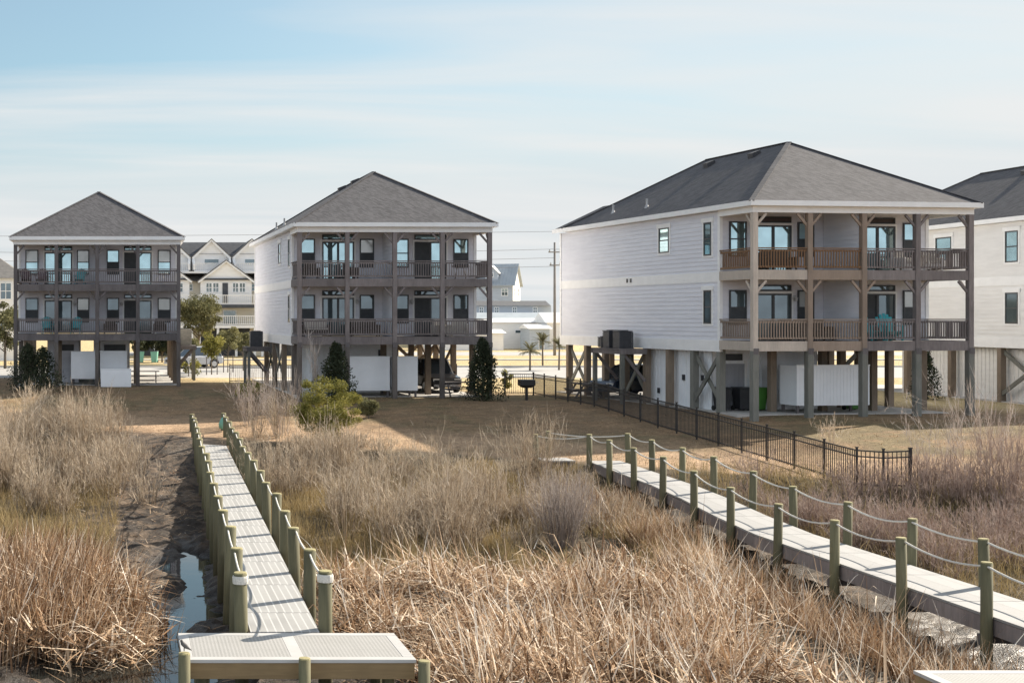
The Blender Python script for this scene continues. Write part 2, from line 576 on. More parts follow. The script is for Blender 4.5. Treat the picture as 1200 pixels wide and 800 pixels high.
def ribbons(P, H, az, th0, th1, W, segs=4, kink=None, kt=None, rnd=None, taper=0.75, waz=None):
    """flat tapering blades: roots P, length H, heading az, lean th0 growing by th1, optional kink angle at fraction kt"""
    N = len(P)
    pos = P.copy()
    rows = []
    waz = az + np.pi / 2 + rng.normal(0, 0.6, N) if waz is None else waz
    wd = np.stack([np.cos(waz), np.sin(waz), np.zeros(N)], 1)
    for i in range(segs + 1):
        tt = i / segs
        w = W * max(0.06, (1 - tt ** 1.6 * taper) if i < segs else 0.08)
        rows.append(pos - wd * w[:, None] / 2)
        rows.append(pos + wd * w[:, None] / 2)
        th = th0 + th1 * (tt ** 1.3)
        if kink is not None:
            th = np.where(tt >= kt, th + kink, th)
        d = np.stack([np.sin(th) * np.cos(az), np.sin(th) * np.sin(az), np.cos(th)], 1)
        pos = pos + d * (H / segs)[:, None]
    V = np.stack(rows, 1)                      # N, 2(segs+1), 3
    k = 2 * (segs + 1)
    base = (np.arange(N) * k)[:, None]
    q = np.concatenate([base + np.array([[2 * i, 2 * i + 1, 2 * i + 3, 2 * i + 2]]) for i in range(segs)], 1).reshape(-1, 4)
    rnd = rng.random(N) if rnd is None else rnd
    return V.reshape(-1, 3), q, np.repeat(rnd, k)


def join(parts):
    vs, qs, rs, o = [], [], [], 0
    for v, q, r in parts:
        vs.append(v)
        qs.append(q + o)
        rs.append(r)
        o += len(v)
    return np.concatenate(vs), np.concatenate(qs), np.concatenate(rs)


def leaf_cloud(C, Rr, n, size, flat=1.0, lo=0.0, hi=1.0):
    """leaf quads in ellipsoidal clumps: C (k,3) centres, Rr (k,3) radii"""
    k = len(C)
    idx = rng.integers(0, k, n)
    d = rng.normal(size=(n, 3))
    d /= np.linalg.norm(d, axis=1)[:, None]
    rad = rng.random(n) ** 0.45
    P = C[idx] + d * Rr[idx] * rad[:, None]
    a = rng.normal(size=(n, 3))
    a /= np.linalg.norm(a, axis=1)[:, None]
    b = rng.normal(size=(n, 3))
    b[:, 2] *= flat
    b -= a * np.sum(a * b, 1)[:, None]
    b /= np.linalg.norm(b, axis=1)[:, None]
    s = size * rng.uniform(0.6, 1.3, n)[:, None]
    V = np.stack([P - a * s * 0.5, P + b * s * 0.28, P + a * s * 0.5, P - b * s * 0.28], 1).reshape(-1, 3)
    q = np.arange(n * 4).reshape(-1, 4)
    tint = np.clip(rng.random(k)[idx] * 0.5 + rng.random(n) * 0.6, lo, hi)
    return V, q, np.repeat(tint, 4)


# ------------------------------------------------------------------ terrain
def sstep(a, b, x):
    t_ = np.clip((x - a) / (b - a), 0, 1)
    return t_ * t_ * (3 - 2 * t_)


_perm = rng.random((256, 256))


def vnoise(x, y):
    xi, yi = np.floor(x).astype(int), np.floor(y).astype(int)
    fx, fy = x - xi, y - yi
    fx, fy = fx * fx * (3 - 2 * fx), fy * fy * (3 - 2 * fy)
    g = lambda i, j: _perm[i % 256, j % 256]
    return (g(xi, yi) * (1 - fx) + g(xi + 1, yi) * fx) * (1 - fy) + (g(xi, yi + 1) * (1 - fx) + g(xi + 1, yi + 1) * fx) * fy


def fbm(x, y, o=4):
    s, a, tot = 0, 1, 0
    for i in range(o):
        s = s + a * vnoise(x * 2 ** i + 17.3 * i, y * 2 ** i + 5.1 * i)
        tot += a
        a *= 0.5
    return s / tot


def bank(x, y):
    return y - (77.5 - 0.735 * np.clip(x, -25, 60))


def creek(x, y):
    cx = np.interp(y, [10, 21, 23, 26, 30, 35, 40], [0.2, 0.2, 0.35, 1.0, 1.45, 1.65, 1.9]) + 0.15 * np.sin(y * 1.9)
    w = np.interp(y, [20, 24, 26.5, 29, 36], [1.9, 1.5, 0.95, 0.9, 0.7]) * (0.8 + 0.5 * np.sin(y * 1.35 + 1))
    return np.exp(-((x - cx) / np.maximum(w, 0.2)) ** 2) * sstep(38, 33, y)


def gz(x, y):
    x, y = np.asarray(x, float), np.asarray(y, float)
    q = bank(x, y)
    z = -0.043 * np.clip(-q, 0, 20) * sstep(0, -3, q)
    z = z - 0.78 * sstep(-20.8, -27.5, q) - 0.32 * sstep(-27.5, -42, q)
    marsh = sstep(-21, -27.5, q)
    z = z + marsh * ((fbm(x * 0.55, y * 0.55) - 0.5) * 0.34 + (fbm(x * 2.6, y * 2.6, 3) - 0.5) * 0.16)
    z = z + (1 - marsh) * sstep(-1, -8, q) * (fbm(x * 0.3, y * 0.3, 3) - 0.5) * 0.12
    z = z + marsh * 0.07 * sstep(-2.5, -0.5, x) * sstep(5, 3.5, x) * sstep(24, 27, y)
    z = z - np.interp(y, [22, 25, 27, 36], [0.52, 0.46, 0.38, 0.36]) * creek(x, y)
    z = z + marsh * (fbm(x * 5, y * 5, 3) - 0.5) * 0.17
    mudb = np.exp(-((x - 17.0) / 2.6) ** 2) * sstep(32, 25, y)
    z = z - 0.10 * mudb + mudb * (fbm(x * 3.3 + 11, y * 3.3, 3) - 0.5) * 0.22
    return z


def gzs(x, y):
    return float(gz(np.array([x]), np.array([y]))[0])


def axis_pts(segs):
    out = []
    for a, b, st in segs:
        out += list(np.arange(a, b, st))
    out.append(segs[-1][1])
    return np.array(out)


gxs = axis_pts([(-1500, -300, 150), (-300, -60, 30), (-60, -16, 2.0), (-16, -2, 0.2), (-2, 5, 0.1), (5, 30, 0.2), (30, 60, 1.0), (60, 300, 30), (300, 1500, 150)])
gys = axis_pts([(-900, -60, 120), (-60, 10, 7.0), (10, 17, 1.0), (17, 20, 0.2), (20, 45, 0.1), (45, 66, 0.2), (66, 110, 1.5), (110, 300, 12), (300, 3000, 180)])
GX, GY = np.meshgrid(gxs, gys)
GZ = gz(GX, GY)
Q = bank(GX, GY)
n1 = fbm(GX * 0.22, GY * 0.22)
n2 = fbm(GX * 1.1 + 40, GY * 1.1)
n3 = fbm(GX * 3.0 + 9, GY * 3.0, 3)
lawn = sstep(-21.3, -19.3, Q + (n2 - 0.5) * 2.5)
pale = np.array([0.46, 0.315, 0.20])
tan = np.array([0.235, 0.16, 0.092])
olv = np.array([0.175, 0.138, 0.072])
mudd = np.array([0.045, 0.034, 0.026])
mudl = np.array([0.30, 0.25, 0.20])
mrs = np.array([0.085, 0.066, 0.042])


def mixc(a, b, f):
    return a * (1 - f[..., None]) + b * f[..., None]


lc = mixc(np.broadcast_to(tan, GX.shape + (3,)), olv, sstep(0.46, 0.60, n1) * 0.85)
lc = mixc(lc, np.array([0.28, 0.18, 0.10]), sstep(0.52, 0.62, n2) * 0.6)
lc = mixc(lc, np.array([0.47, 0.37, 0.20]), sstep(6, 16, Q))
lc = mixc(lc, pale, sstep(-11, -17, Q) * (0.5 + 0.5 * n2))
mc = mixc(np.broadcast_to(mrs, GX.shape + (3,)), np.array([0.15, 0.115, 0.07]), sstep(0.45, 0.65, n2))
corr = sstep(-2.6, -1.4, GX - (-0.2 + 0.03 * (GY - 25))) * sstep(4.4, 3.4, GX) * sstep(61, 57, GY)     # bare mud beside the walkway
corr2 = np.exp(-((GX - 16.6) / 2.4) ** 2) * sstep(44, 40, GY)
mud = np.clip(corr + corr2, 0, 1)
mm = mixc(np.broadcast_to(mudd, GX.shape + (3,)), np.array([0.13, 0.094, 0.065]), sstep(0.46, 0.62, n3))
crust = mud * (1 - lawn) * np.clip(0.40 + 0.45 * np.clip(corr2 * 1.3, 0, 1) * sstep(30, 25, GY) + 0.40 * sstep(43, 52, GY) + (n2 - 0.5) * 0.6, 0, 1) * sstep(-2.1, -1.98, GZ)
mc = mixc(mc, mm, mud)
wetz = sstep(-1.86, -2.06, GZ)
mc = mixc(mc, np.array([0.035, 0.027, 0.022]), wetz)
gc = mixc(mc, lc, lawn)
wet = np.clip((1 - lawn) * (wetz * 1.0 + mud * 0.35), 0, 1)
gcol = np.concatenate([gc, wet[..., None]], 2)
nx, ny = len(gxs), len(gys)
ii = (np.arange(ny - 1)[:, None] * nx + np.arange(nx - 1)[None, :]).ravel()
gq = np.stack([ii, ii + 1, ii + 1 + nx, ii + nx], 1)
t = NT('ground_soil')
ac = t.attr('gcol')
cr = t.attr('crust')
fn = t.noise(t.coords((1, 1, 1)), 6.0, 8, 0.8)
fn2 = t.noise(t.coords((1, 1, 1)), 1.1, 5, 0.6)
fn3 = t.noise(t.coords((1, 1, 1)), 23.0, 4, 0.7)
g = t.math('MULTIPLY', t.math('MULTIPLY', t.rng(fn, 0.3, 0.7, 0.5, 1.5), t.rng(fn2, 0.3, 0.7, 0.75, 1.25)), t.rng(fn3, 0.3, 0.7, 0.7, 1.3))
cc = t.new('ShaderNodeCombineColor')
for i in range(3):
    t.l.new(g, cc.inputs[i])
cn = t.math('ADD', t.math('MULTIPLY', t.noise(t.coords((1, 1, 1)), 4.0, 8, 0.75, 0.6), 0.5), t.math('MULTIPLY', t.noise(t.coords((1, 1, 1)), 15.0, 4, 0.7, 0.4), 0.5))
cm = t.rng(t.math('ADD', cn, t.math('MULTIPLY', cr.outputs['Fac'], 0.36)), 0.80, 0.88)
t.put(t.b.inputs['Base Color'], t.mix(1.0, t.mix(t.math('MULTIPLY', cm, t.rng(cr.outputs['Fac'], 0.05, 0.2)), ac.outputs['Color'], (0.19, 0.155, 0.12)), cc.outputs[0], 'MULTIPLY'))
t.l.new(t.rng(ac.outputs['Alpha'], 0, 1, 0.95, 0.35), t.b.inputs['Roughness'])
t.b.inputs['Specular IOR Level'].default_value = 0.3
t.bump(t.math('ADD', fn, t.math('ADD', t.math('MULTIPLY', fn3, 0.5), t.math('MULTIPLY', fn2, 0.5))), 0.9, 0.08)
ground = npmesh('ground', np.stack([GX, GY, GZ], 2).reshape(-1, 3), gq, t.m, {'gcol': ('FLOAT_COLOR', gcol.reshape(-1, 4)), 'crust': ('FLOAT', crust.ravel())}, smooth=True)
kind(ground, 'structure')

t = NT('creek_water')
t.b.inputs['Base Color'].default_value = (0.02, 0.022, 0.02, 1)
t.b.inputs['Roughness'].default_value = 0.03
t.b.inputs['IOR'].default_value = 1.33
t.b.inputs['Specular IOR Level'].default_value = 0.9
t.bump(t.noise(t.coords((1, 1, 1)), 2.5, 3), 0.05, 0.02)
M['water'] = t.m
kind(MB().box(-14, 30, 8, 46, -2.6, -2.115).build('creek_water', 'water'), 'structure')

# streets, pavements and verges behind the houses (each sheet lies a little above the ground)
kind(MB().box(-120, 160, 90, 109, -0.2, 0.006).build('street', 'asphalt'), 'structure')
kind(MB().box(-120, 160, 109, 109.25, -0.2, 0.13).box(-120, 160, 126, 127.6, -0.2, 0.09).build('pavement', 'concrete'), 'structure')
kind(MB().box(-200, 240, 142, 156, -0.2, 0.010).build('main_road', 'asphalt'), 'structure')
kind(MB().box(-200, 240, 148.9, 149.1, 0, 0.016).build('road_marking', 'paint'), 'structure')



# ------------------------------------------------------------------ stilt houses
Z1, Z2, ZE = 3.25, 6.30, 9.20         # lower deck, upper deck, eave
HW, PD = 5.03, 2.5                    # half width of the post line, porch depth
XV, YV, MX = Vector((1, 0, 0)), Vector((0, 1, 0)), Vector((-1, 0, 0))
US = [-5.03, -2.515, 0.0, 2.515, 5.03]


def lap(mb, a, b, z0, z1, n, course=0.2):
    """overlapping siding boards on the wall a -> b, leaning out along n"""
    a, b, n = Vector((*a, 0)), Vector((*b, 0)), Vector((*n, 0))
    k = max(1, round((z1 - z0) / course))
    h = (z1 - z0) / k
    for i in range(k):
        zb, zt = z0 + i * h, z0 + (i + 1) * h
        lo, hi = n * 0.026, n * 0.002
        pts = [a + lo + Vector((0, 0, zb)), b + lo + Vector((0, 0, zb)), b + hi + Vector((0, 0, zt)), a + hi + Vector((0, 0, zt)),
               a - n * 0.02 + Vector((0, 0, zb)), b - n * 0.02 + Vector((0, 0, zb))]
        mb.add(pts, [(0, 1, 2, 3), (4, 5, 1, 0)])


def window(root, fr, u0, u1, z0, z1, pane='glass', trim=False, low=None, split=True, name='window'):
    f = MB()
    w = 0.065
    f.fbox(fr, u0, u0 + w, 0.0, 0.06, z0, z1).fbox(fr, u1 - w, u1, 0.0, 0.06, z0, z1)
    f.fbox(fr, u0 + w, u1 - w, 0.0, 0.06, z0, z0 + w).fbox(fr, u0 + w, u1 - w, 0.0, 0.06, z1 - w, z1)
    zm = (z0 + z1) / 2
    if split:
        f.fbox(fr, u0 + w, u1 - w, 0.0, 0.052, zm - 0.03, zm + 0.03)
    o = f.build(name, 'frame', root)
    if split:
        MB().fbox(fr, u0 + w, u1 - w, 0.01, 0.03, zm + 0.03, z1 - w).build('pane', pane, o)
        MB().fbox(fr, u0 + w, u1 - w, 0.01, 0.036, z0 + w, zm - 0.03).build('pane', low or pane, o)
    else:
        MB().fbox(fr, u0 + w, u1 - w, 0.01, 0.03, z0 + w, z1 - w).build('pane', pane, o)
    if trim:
        tmb = MB().fbox(fr, u0 - 0.11, u0, 0.0, 0.045, z0, z1).fbox(fr, u1, u1 + 0.11, 0.0, 0.045, z0, z1)
        tmb.fbox(fr, u0 - 0.11, u1 + 0.11, 0.0, 0.047, z0 - 0.09, z0).fbox(fr, u0 - 0.16, u1 + 0.16, 0.0, 0.075, z1, z1 + 0.2)
        tmb.build('window_trim', 'trim', o)
    return o


def slider(root, fr, u0, u1, z0, z1, left='glass', right='glass'):
    f = MB()
    w = 0.075
    um = (u0 + u1) / 2
    f.fbox(fr, u0, u0 + w, 0, 0.07, z0, z1).fbox(fr, u1 - w, u1, 0, 0.07, z0, z1).fbox(fr, u0 + w, u1 - w, 0, 0.07, z1 - w, z1)
    f.fbox(fr, um - 0.06, um + 0.06, 0, 0.064, z0, z1 - w).fbox(fr, u0 + w, u1 - w, 0, 0.068, z0, z0 + 0.07)
    o = f.build('sliding_door', 'frame', root)
    MB().fbox(fr, u0 + w, um - 0.06, 0.012, 0.03, z0 + 0.07, z1 - w).build('pane', left, o)
    MB().fbox(fr, um + 0.06, u1 - w, 0.012, 0.038, z0 + 0.07, z1 - w).build('pane', right, o)
    c = MB().fbox(fr, u0 - 0.1, u0, 0, 0.04, z0, z1).fbox(fr, u1, u1 + 0.1, 0, 0.04, z0, z1).fbox(fr, u0 - 0.1, u1 + 0.1, 0, 0.042, z1, z1 + 0.1)
    c.build('door_trim', 'trim', o)
    return o


def railing(root, p, q, z, mat, label=None):
    p, q = Vector((*p, z)), Vector((*q, z))
    d = (q - p)
    L = d.length
    d.normalize()
    m = MB()
    up = Vector((0, 0, 1))
    m.bar(p + up * 0.93, q + up * 0.93, 0.14, 0.045).bar(p + up * 0.83, q + up * 0.83, 0.045, 0.09).bar(p + up * 0.13, q + up * 0.13, 0.045, 0.085)
    side = d.cross(up) * 0.035
    k = int(L / 0.125)
    for i in range(1, k):
        c_ = p + d * (L * i / k)
        m.bar(c_ + up * 0.09 + side, c_ + up * 0.86 + side, 0.042, 0.042)
    return m.build('railing', mat, root, label=label)


def brace_bar(p, q, w=0.09, h=0.14):
    return MB().bar(p, q, w, h)


def stilt_house(label, loc, rz, body, wing=0.0, woods=None, sid='siding', front='siding', lights=True, glass_low='glass_dim', pile_v=None, lside=True, names=()):
    root = thing('stilt_house', label, 'house', loc, rz, 'raised duplex houses along the marsh')
    vb = PD + body
    vw = vb + wing
    wd = woods or {}
    W = lambda k, d: wd.get(k, d)
    # body
    mb = MB()
    lap(mb, (-HW, PD), (HW, PD), Z1 + 0.0, ZE - 0.2, (0, -1))
    mb.build('front_wall', front, root)
    mb = MB()
    lap(mb, (-HW, vw if wing else vb), (-HW, PD), Z1 - 0.02, ZE - 0.2, (-1, 0))
    mb.build('side_wall', sid, root)
    mb = MB()
    lap(mb, (HW, PD), (HW, vb), Z1 - 0.02, ZE - 0.2, (1, 0))
    mb.build('side_wall', sid, root)
    mb = MB()
    if wing:
        lap(mb, (HW, vb), (-1.3, vb), Z1, ZE - 0.2, (0, 1))
        lap(mb, (-1.3, vb), (-1.3, vw), Z1, ZE - 0.2, (1, 0))
        lap(mb, (-1.3, vw), (-HW, vw), Z1, ZE - 0.2, (0, 1))
    else:
        lap(mb, (HW, vb), (-HW, vb), Z1, ZE - 0.2, (0, 1))
    mb.build('rear_wall', sid, root)
    # bands and boards
    for u, n in ((-HW, -1), (HW, 1)):
        ve = vw if (wing and u < 0) else vb
        a, b = sorted((u - 0.01 * n, u + 0.04 * n))
        MB().box(a, b, PD + 0.13, ve, 2.74, Z1).build('skirt_board', 'trim', root)
        a, b = sorted((u, u + 0.037 * n))
        MB().box(a, b, PD + 0.13, ve - 0.13, 5.86, 6.30).build('band_board', 'trim', root)
    for u, n in ((-HW, -1), (HW, 1)):
        a, b = sorted((u - 0.10 * n, u + 0.045 * n))
        MB().box(a, b, PD - 0.045, PD + 0.13, 2.74, ZE - 0.2).build('corner_board', 'trim', root)
    MB().box(-HW - 0.046, -HW + 0.1, (vw if wing else vb) - 0.12, (vw if wing else vb) + 0.045, 2.74, ZE - 0.2).build('corner_board', 'trim', root)
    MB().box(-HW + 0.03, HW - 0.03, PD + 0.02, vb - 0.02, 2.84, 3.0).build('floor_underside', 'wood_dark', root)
    # roof
    o_ = 0.34
    e, vf, rise = HW + o_, -o_, 3.28
    vbe = vb + o_
    zr = ZE + rise
    rp = [(-e, vf, ZE), (e, vf, ZE), (e, vbe, ZE), (-e, vbe, ZE), (0, vf + e, zr), (0, vbe - e, zr)]
    rf = MB().add(rp, [(0, 1, 4), (1, 2, 5, 4), (2, 3, 5), (3, 0, 4, 5), (3, 2, 1, 0)]).build('roof', 'shingles', root)
    cap = MB()
    for a, b in ((0, 4), (1, 4), (4, 5), (2, 5), (3, 5)):
        cap.bar(Vector(rp[a]) + Vector((0, 0, 0.012)), Vector(rp[b]) + Vector((0, 0, 0.012)), 0.22, 0.035)
    cap.build('ridge_cap', 'shingles', rf)
    if wing:
        hw2 = 2.0
        r2 = rise / e * hw2
        zb = ZE - 0.012
        vwe = vw + o_
        wp = [(-e, vb - 3.5, zb), (-e + 2 * hw2, vb - 3.5, zb), (-e + 2 * hw2, vwe, zb), (-e, vwe, zb), (-e + hw2, vb - 3.5, zb + r2), (-e + hw2, vwe - hw2, zb + r2)]
        MB().add(wp, [(0, 1, 4), (1, 2, 5, 4), (2, 3, 5), (3, 0, 4, 5), (3, 2, 1, 0)]).build('rear_roof', 'shingles', root)
    ve = vw + o_ if wing else vbe
    fa = MB().box(-e - 0.025, e + 0.025, vf - 0.025, vf, ZE - 0.19, ZE + 0.03)
    fa.box(-e - 0.025, -e, vf, ve, ZE - 0.19, ZE + 0.03).box(e, e + 0.025, vf, vbe, ZE - 0.19, ZE + 0.03)
    fa.box(-e + 0.0, e, vbe, vbe + 0.025, ZE - 0.19, ZE + 0.03)
    fa.build('fascia', 'trim', root)
    MB().box(-e + 0.001, e - 0.001, vf + 0.001, vbe - 0.001, ZE - 0.185, ZE - 0.16).build('soffit', 'trim', root)
    fz = MB().box(-HW - 0.13, HW + 0.13, -0.10, 0.09, 8.74, ZE - 0.187)
    fz.box(-HW - 0.13, -HW + 0.06, 0.09, PD - 0.05, 8.74, ZE - 0.187).box(HW - 0.06, HW + 0.13, 0.09, PD - 0.05, 8.74, ZE - 0.187)
    fz.build('frieze_beam', 'trim', root)
    # vents in the left slope: low box vents near the ridge, pipes near the eave
    sl = rise / e
    for v, du in ((vf + e + 1.5, 0.75), (vf + e + 5.2, 0.8)):
        u = -du
        z = zr - du * sl
        MB().add([(u - 0.22, v - 0.2, z - 0.13), (u + 0.2, v - 0.2, z + 0.1), (u + 0.2, v + 0.2, z + 0.1), (u - 0.22, v + 0.2, z - 0.13),
                  (u - 0.26, v - 0.2, z + 0.10), (u + 0.16, v - 0.2, z + 0.26), (u + 0.16, v + 0.2, z + 0.26), (u - 0.26, v + 0.2, z + 0.10)],
                 [(0, 1, 2, 3), (4, 5, 6, 7), (0, 1, 5, 4), (1, 2, 6, 5), (2, 3, 7, 6), (3, 0, 4, 7)]).build('roof_vent', 'vent', rf)
    for v, du in ((9.9, 1.0), (13.3, 1.0)):
        u = -e + du
        z = ZE + du * sl
        MB().cyl((u, v, z - 0.05), (u, v, z + 0.42), 0.055, 0.055, 8).cyl((u, v, z - 0.08), (u, v, z + 0.10), 0.13, 0.07, 8).build('vent_pipe', 'galv', rf)
    # decks
    for z, nm in ((Z1, 'lower'), (Z2, 'upper')):
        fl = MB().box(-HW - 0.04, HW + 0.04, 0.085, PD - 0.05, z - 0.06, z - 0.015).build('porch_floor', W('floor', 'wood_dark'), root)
        for i in range(4):
            key = 'beam_%s_%d' % (nm, i)
            MB().box(US[i] + 0.12, US[i + 1] - 0.12, -0.075, 0.08, z - 0.42, z - 0.0).build('rim_beam', W(key, W('beam', 'wood')), fl)
        for u in (-HW, HW):
            MB().box(u - 0.075, u + 0.075, 0.135, PD - 0.05, z - 0.40, z - 0.0).build('rim_beam', W('beam_%s_0' % nm, W('beam', 'wood')) if u < 0 else W('beam', 'wood'), fl)
        js = MB()
        for k in range(24):
            u = -HW + 0.2 + k * (2 * HW - 0.4) / 23
            js.box(u - 0.02, u + 0.02, 0.10, PD - 0.06, z - 0.26, z - 0.062)
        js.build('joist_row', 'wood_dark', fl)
    # posts, piles, knee braces
    for i, u in enumerate(US):
        pw = W('pile_w', 0.14)
        MB().box(u - pw, u + pw, -pw, pw, -0.4, Z1 - 0.42).build('pile', W('pile', 'pile'), root, bevel=0.03)
        pm = W('post_%d' % i, W('post', 'wood'))
        po = MB().box(u - 0.115, u + 0.115, -0.115, 0.115, Z1 - 0.42, 8.74).build('porch_post', pm, root, bevel=0.015)
        for zt in (8.74, Z2 - 0.42):
            for s in (-1, 1):
                if (i == 0 and s < 0) or (i == 4 and s > 0):
                    continue
                brace_bar((u + s * 0.08, 0, zt - 0.56), (u + s * 0.54, 0, zt - 0.04), 0.07, 0.10).build('knee_brace', pm, po)
            if i in (0, 4):
                brace_bar((u, 0.08, zt - 0.56), (u, 0.54, zt - 0.04), 0.07, 0.10).build('knee_brace', pm, po)
        MB().box(u - 0.125, u + 0.125, -0.152, -0.142, Z1 - 0.56, Z1 - 0.30).build('bracket_plate', 'wood_dark', po)
    for z, nm in ((Z1, 'lower'), (Z2, 'upper')):
        for i in range(4):
            railing(root, (US[i] + 0.115, 0), (US[i + 1] - 0.115, 0), z, W('rail_%s_%d' % (nm, i), W('rail', 'wood')),
                    W('rail_label_%s_%d' % (nm, i), None))
        railing(root, (-HW, 0.115), (-HW, PD - 0.05), z, W('rail_%s_0' % nm, W('rail', 'wood')))
        railing(root, (HW, 0.115), (HW, PD - 0.05), z, W('rail', 'wood'))
        # party wall between the two porches
        mb = MB()
        zt = ZE - 0.2 if nm == 'upper' else Z2 - 0.45
        lap(mb, (-0.07, PD - 0.03), (-0.07, 0.16), z, zt, (-1, 0))
        lap(mb, (0.07, 0.16), (0.07, PD - 0.03), z, zt, (1, 0))
        mb.box(-0.068, 0.068, 0.125, 0.18, z, zt)
        mb.build('privacy_wall', sid, root)
    # windows and doors of the two units
    ff = (Vector((0, PD - 0.02, 0)), XV, Vector((0, -1, 0)))
    for z, low in ((Z1, True), (Z2, False)):
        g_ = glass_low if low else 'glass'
        for s in (-1, 1):
            for (a, b) in ((3.80, 4.62), (0.56, 1.34)):
                u0, u1 = sorted((s * a, s * b))
                window(root, ff, u0, u1, z + 0.68, z + 2.24, 'blind' if random.random() < 0.28 else g_, low='screen' if (low or random.random() < 0.35) else g_)
            u0, u1 = sorted((s * 1.66, s * 3.40))
            l_, r_ = (g_, g_)
            if random.random() < 0.5:
                l_ = 'screen' if s > 0 else g_
            slider(root, ff, u0, u1, z + 0.0, z + 2.08, l_, r_)
            window(root, ff, u0, u1, z + 2.2, z + 2.47, 'louvre' if (not low and 'louvre' in names) else g_, split=False, name='transom')
            if low:
                u = s * 1.50
                lm = MB().fbox(ff, u - 0.06, u + 0.06, 0.02, 0.07, z + 1.78, z + 2.0)
                lm.cyl((u, PD - 0.17, z + 1.74), (u, PD - 0.17, z + 1.92), 0.055, 0.085, 8)
                lm.build('wall_lamp', 'galv', root)
    if lside:
        fl_ = (Vector((-HW, PD, 0)), YV, MX)
        window(root, fl_, 0.62, 1.22, 7.06, 8.56, 'glass', True)
        window(root, fl_, 0.62, 1.22, 3.98, 5.50, 'glass_dim', True)
        window(root, fl_, 4.15, 5.05, 7.36, 8.56, 'glass', True, split=True)
    # piles under the body
    pv = pile_v or [PD + 0.15, 6.4, 10.2, 14.0]
    for v in pv:
        for u in (-4.9, -2.45, 0.0, 2.45, 4.9):
            MB().box(u - 0.14, u + 0.14, v - 0.14, v + 0.14, -0.4, 2.84).build('pile', 'pile_brown' if u != -4.9 or v > 6 else W('pile', 'pile'), root)
    MB().box(-HW, HW, 1.2, vb + 2.0, -0.3, 0.05).build('concrete_slab', 'concrete', root)
    return root


def cross_brace(root, p0, p1, z0=0.35, z1=2.6, mat='pile'):
    p0, p1 = Vector((*p0, 0)), Vector((*p1, 0))
    d = (p1 - p0).cross(Vector((0, 0, 1))).normalized() * 0.05
    MB().bar(p0 + Vector((0, 0, z0)) + d, p1 + Vector((0, 0, z1)) + d, 0.07, 0.2).build('cross_brace', mat, root)
    MB().bar(p0 + Vector((0, 0, z1)) - d, p1 + Vector((0, 0, z0)) - d, 0.07, 0.2).build('cross_brace', mat, root)


def storage_room(root, u0, u1, v0, v1, mat='vinyl', door=None, dwin=None):
    m = MB().box(u0, u1, v0, v1, 0.03, 2.83)
    o = m.build('storage_room', mat, root)
    b = MB()                                                  # board-and-batten strips
    k = int((u1 - u0) / 0.3)
    for i in range(k + 1):
        u = u0 + (u1 - u0) * i / k
        b.box(u - 0.02, u + 0.02, v0 - 0.02, v0 - 0.001, 0.06, 2.8)
    k = int((v1 - v0) / 0.3)
    for i in range(k + 1):
        v = v0 + (v1 - v0) * i / k
        b.box(u0 - 0.02, u0 - 0.001, v - 0.02, v + 0.02, 0.06, 2.8)
    b.build('batten_strip', mat, o)
    fr = (Vector((0, v0, 0)), XV, Vector((0, -1, 0)))
    if door:
        d = MB().fbox(fr, door[0], door[1], 0.022, 0.06, 0.08, 2.15)
        for i in range(5):
            u = door[0] + 0.1 + i * (door[1] - door[0] - 0.2) / 4
            d.fbox(fr, u - 0.02, u + 0.02, 0.06, 0.075, 0.15, 2.05)
        d.build('door', 'door_dark', o)
        MB().fbox(fr, door[0] - 0.12, door[0], 0.021, 0.07, 0.06, 2.28).fbox(fr, door[1], door[1] + 0.12, 0.021, 0.07, 0.06, 2.28).build('door_trim', 'trim', o)
    for w in (dwin or []):
        f = MB().fbox(fr, w[0], w[1], 0.02, 0.06, w[2], w[3]).build('vent_panel', 'frame', o)
    return o


def xy(h, u, v, z=0.0):
    """house coordinates to world"""
    return h.matrix_basis @ Vector((u, v, z))


H1 = stilt_house('leftmost grey duplex on wooden stilts with two porches, seen straight on', (at(113.8, 371, 79).x, 79, 0), 0.0, 14.5,
                 woods={'post': 'wood_dark', 'rail': 'wood', 'beam': 'wood_dark', 'pile': 'pile_dark', 'pile_w': 0.122}, sid='siding_mauve', front='siding_mauve', lside=False)
H2 = stilt_house('grey duplex on stilts, second from the left, with a yellow-green bush before it', (at(462.5, 371, 67.4).x, 67.4, 0), R(1.4), 16.3,
                 woods={'post': 'wood', 'rail': 'wood', 'beam': 'wood', 'pile': 'pile_dark', 'pile_w': 0.124}, sid='siding', front='siding_mauve')
p0, p1 = at(881.5, 371, 54.5), at(1138.6, 371, 55.75)
c3 = (p0 + p1) / 2
H3 = stilt_house('biggest pale grey duplex on stilts, with honey brown upper left porch rails', (c3.x, c3.y, 0), R(7.0), 14.3, wing=1.2,
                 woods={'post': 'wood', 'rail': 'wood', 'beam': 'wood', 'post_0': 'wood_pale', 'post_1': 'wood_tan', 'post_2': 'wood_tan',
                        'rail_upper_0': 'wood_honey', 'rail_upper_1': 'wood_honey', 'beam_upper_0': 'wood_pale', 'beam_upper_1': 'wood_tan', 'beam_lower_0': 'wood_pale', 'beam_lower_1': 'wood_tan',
                        'rail_lower_0': 'wood_tan', 'rail_lower_1': 'wood_tan',
                        'rail_label_upper_0': 'honey brown stained railing', 'rail_label_upper_1': 'honey brown stained railing'},
                 sid='siding', front='siding_mauve', pile_v=[2.65, 4.75, 6.85, 8.95, 11.0, 13.1, 15.1, 17.2], names=('louvre',))
H4 = stilt_house('rightmost pale cream house on stilts, cut off by the edge of the picture', (44.0 + HW, 58.2, 0), R(0.8), 17.5, sid='siding_cream', front='siding_cream', lside=False)
fl_ = (Vector((-HW, PD, 0)), YV, MX)
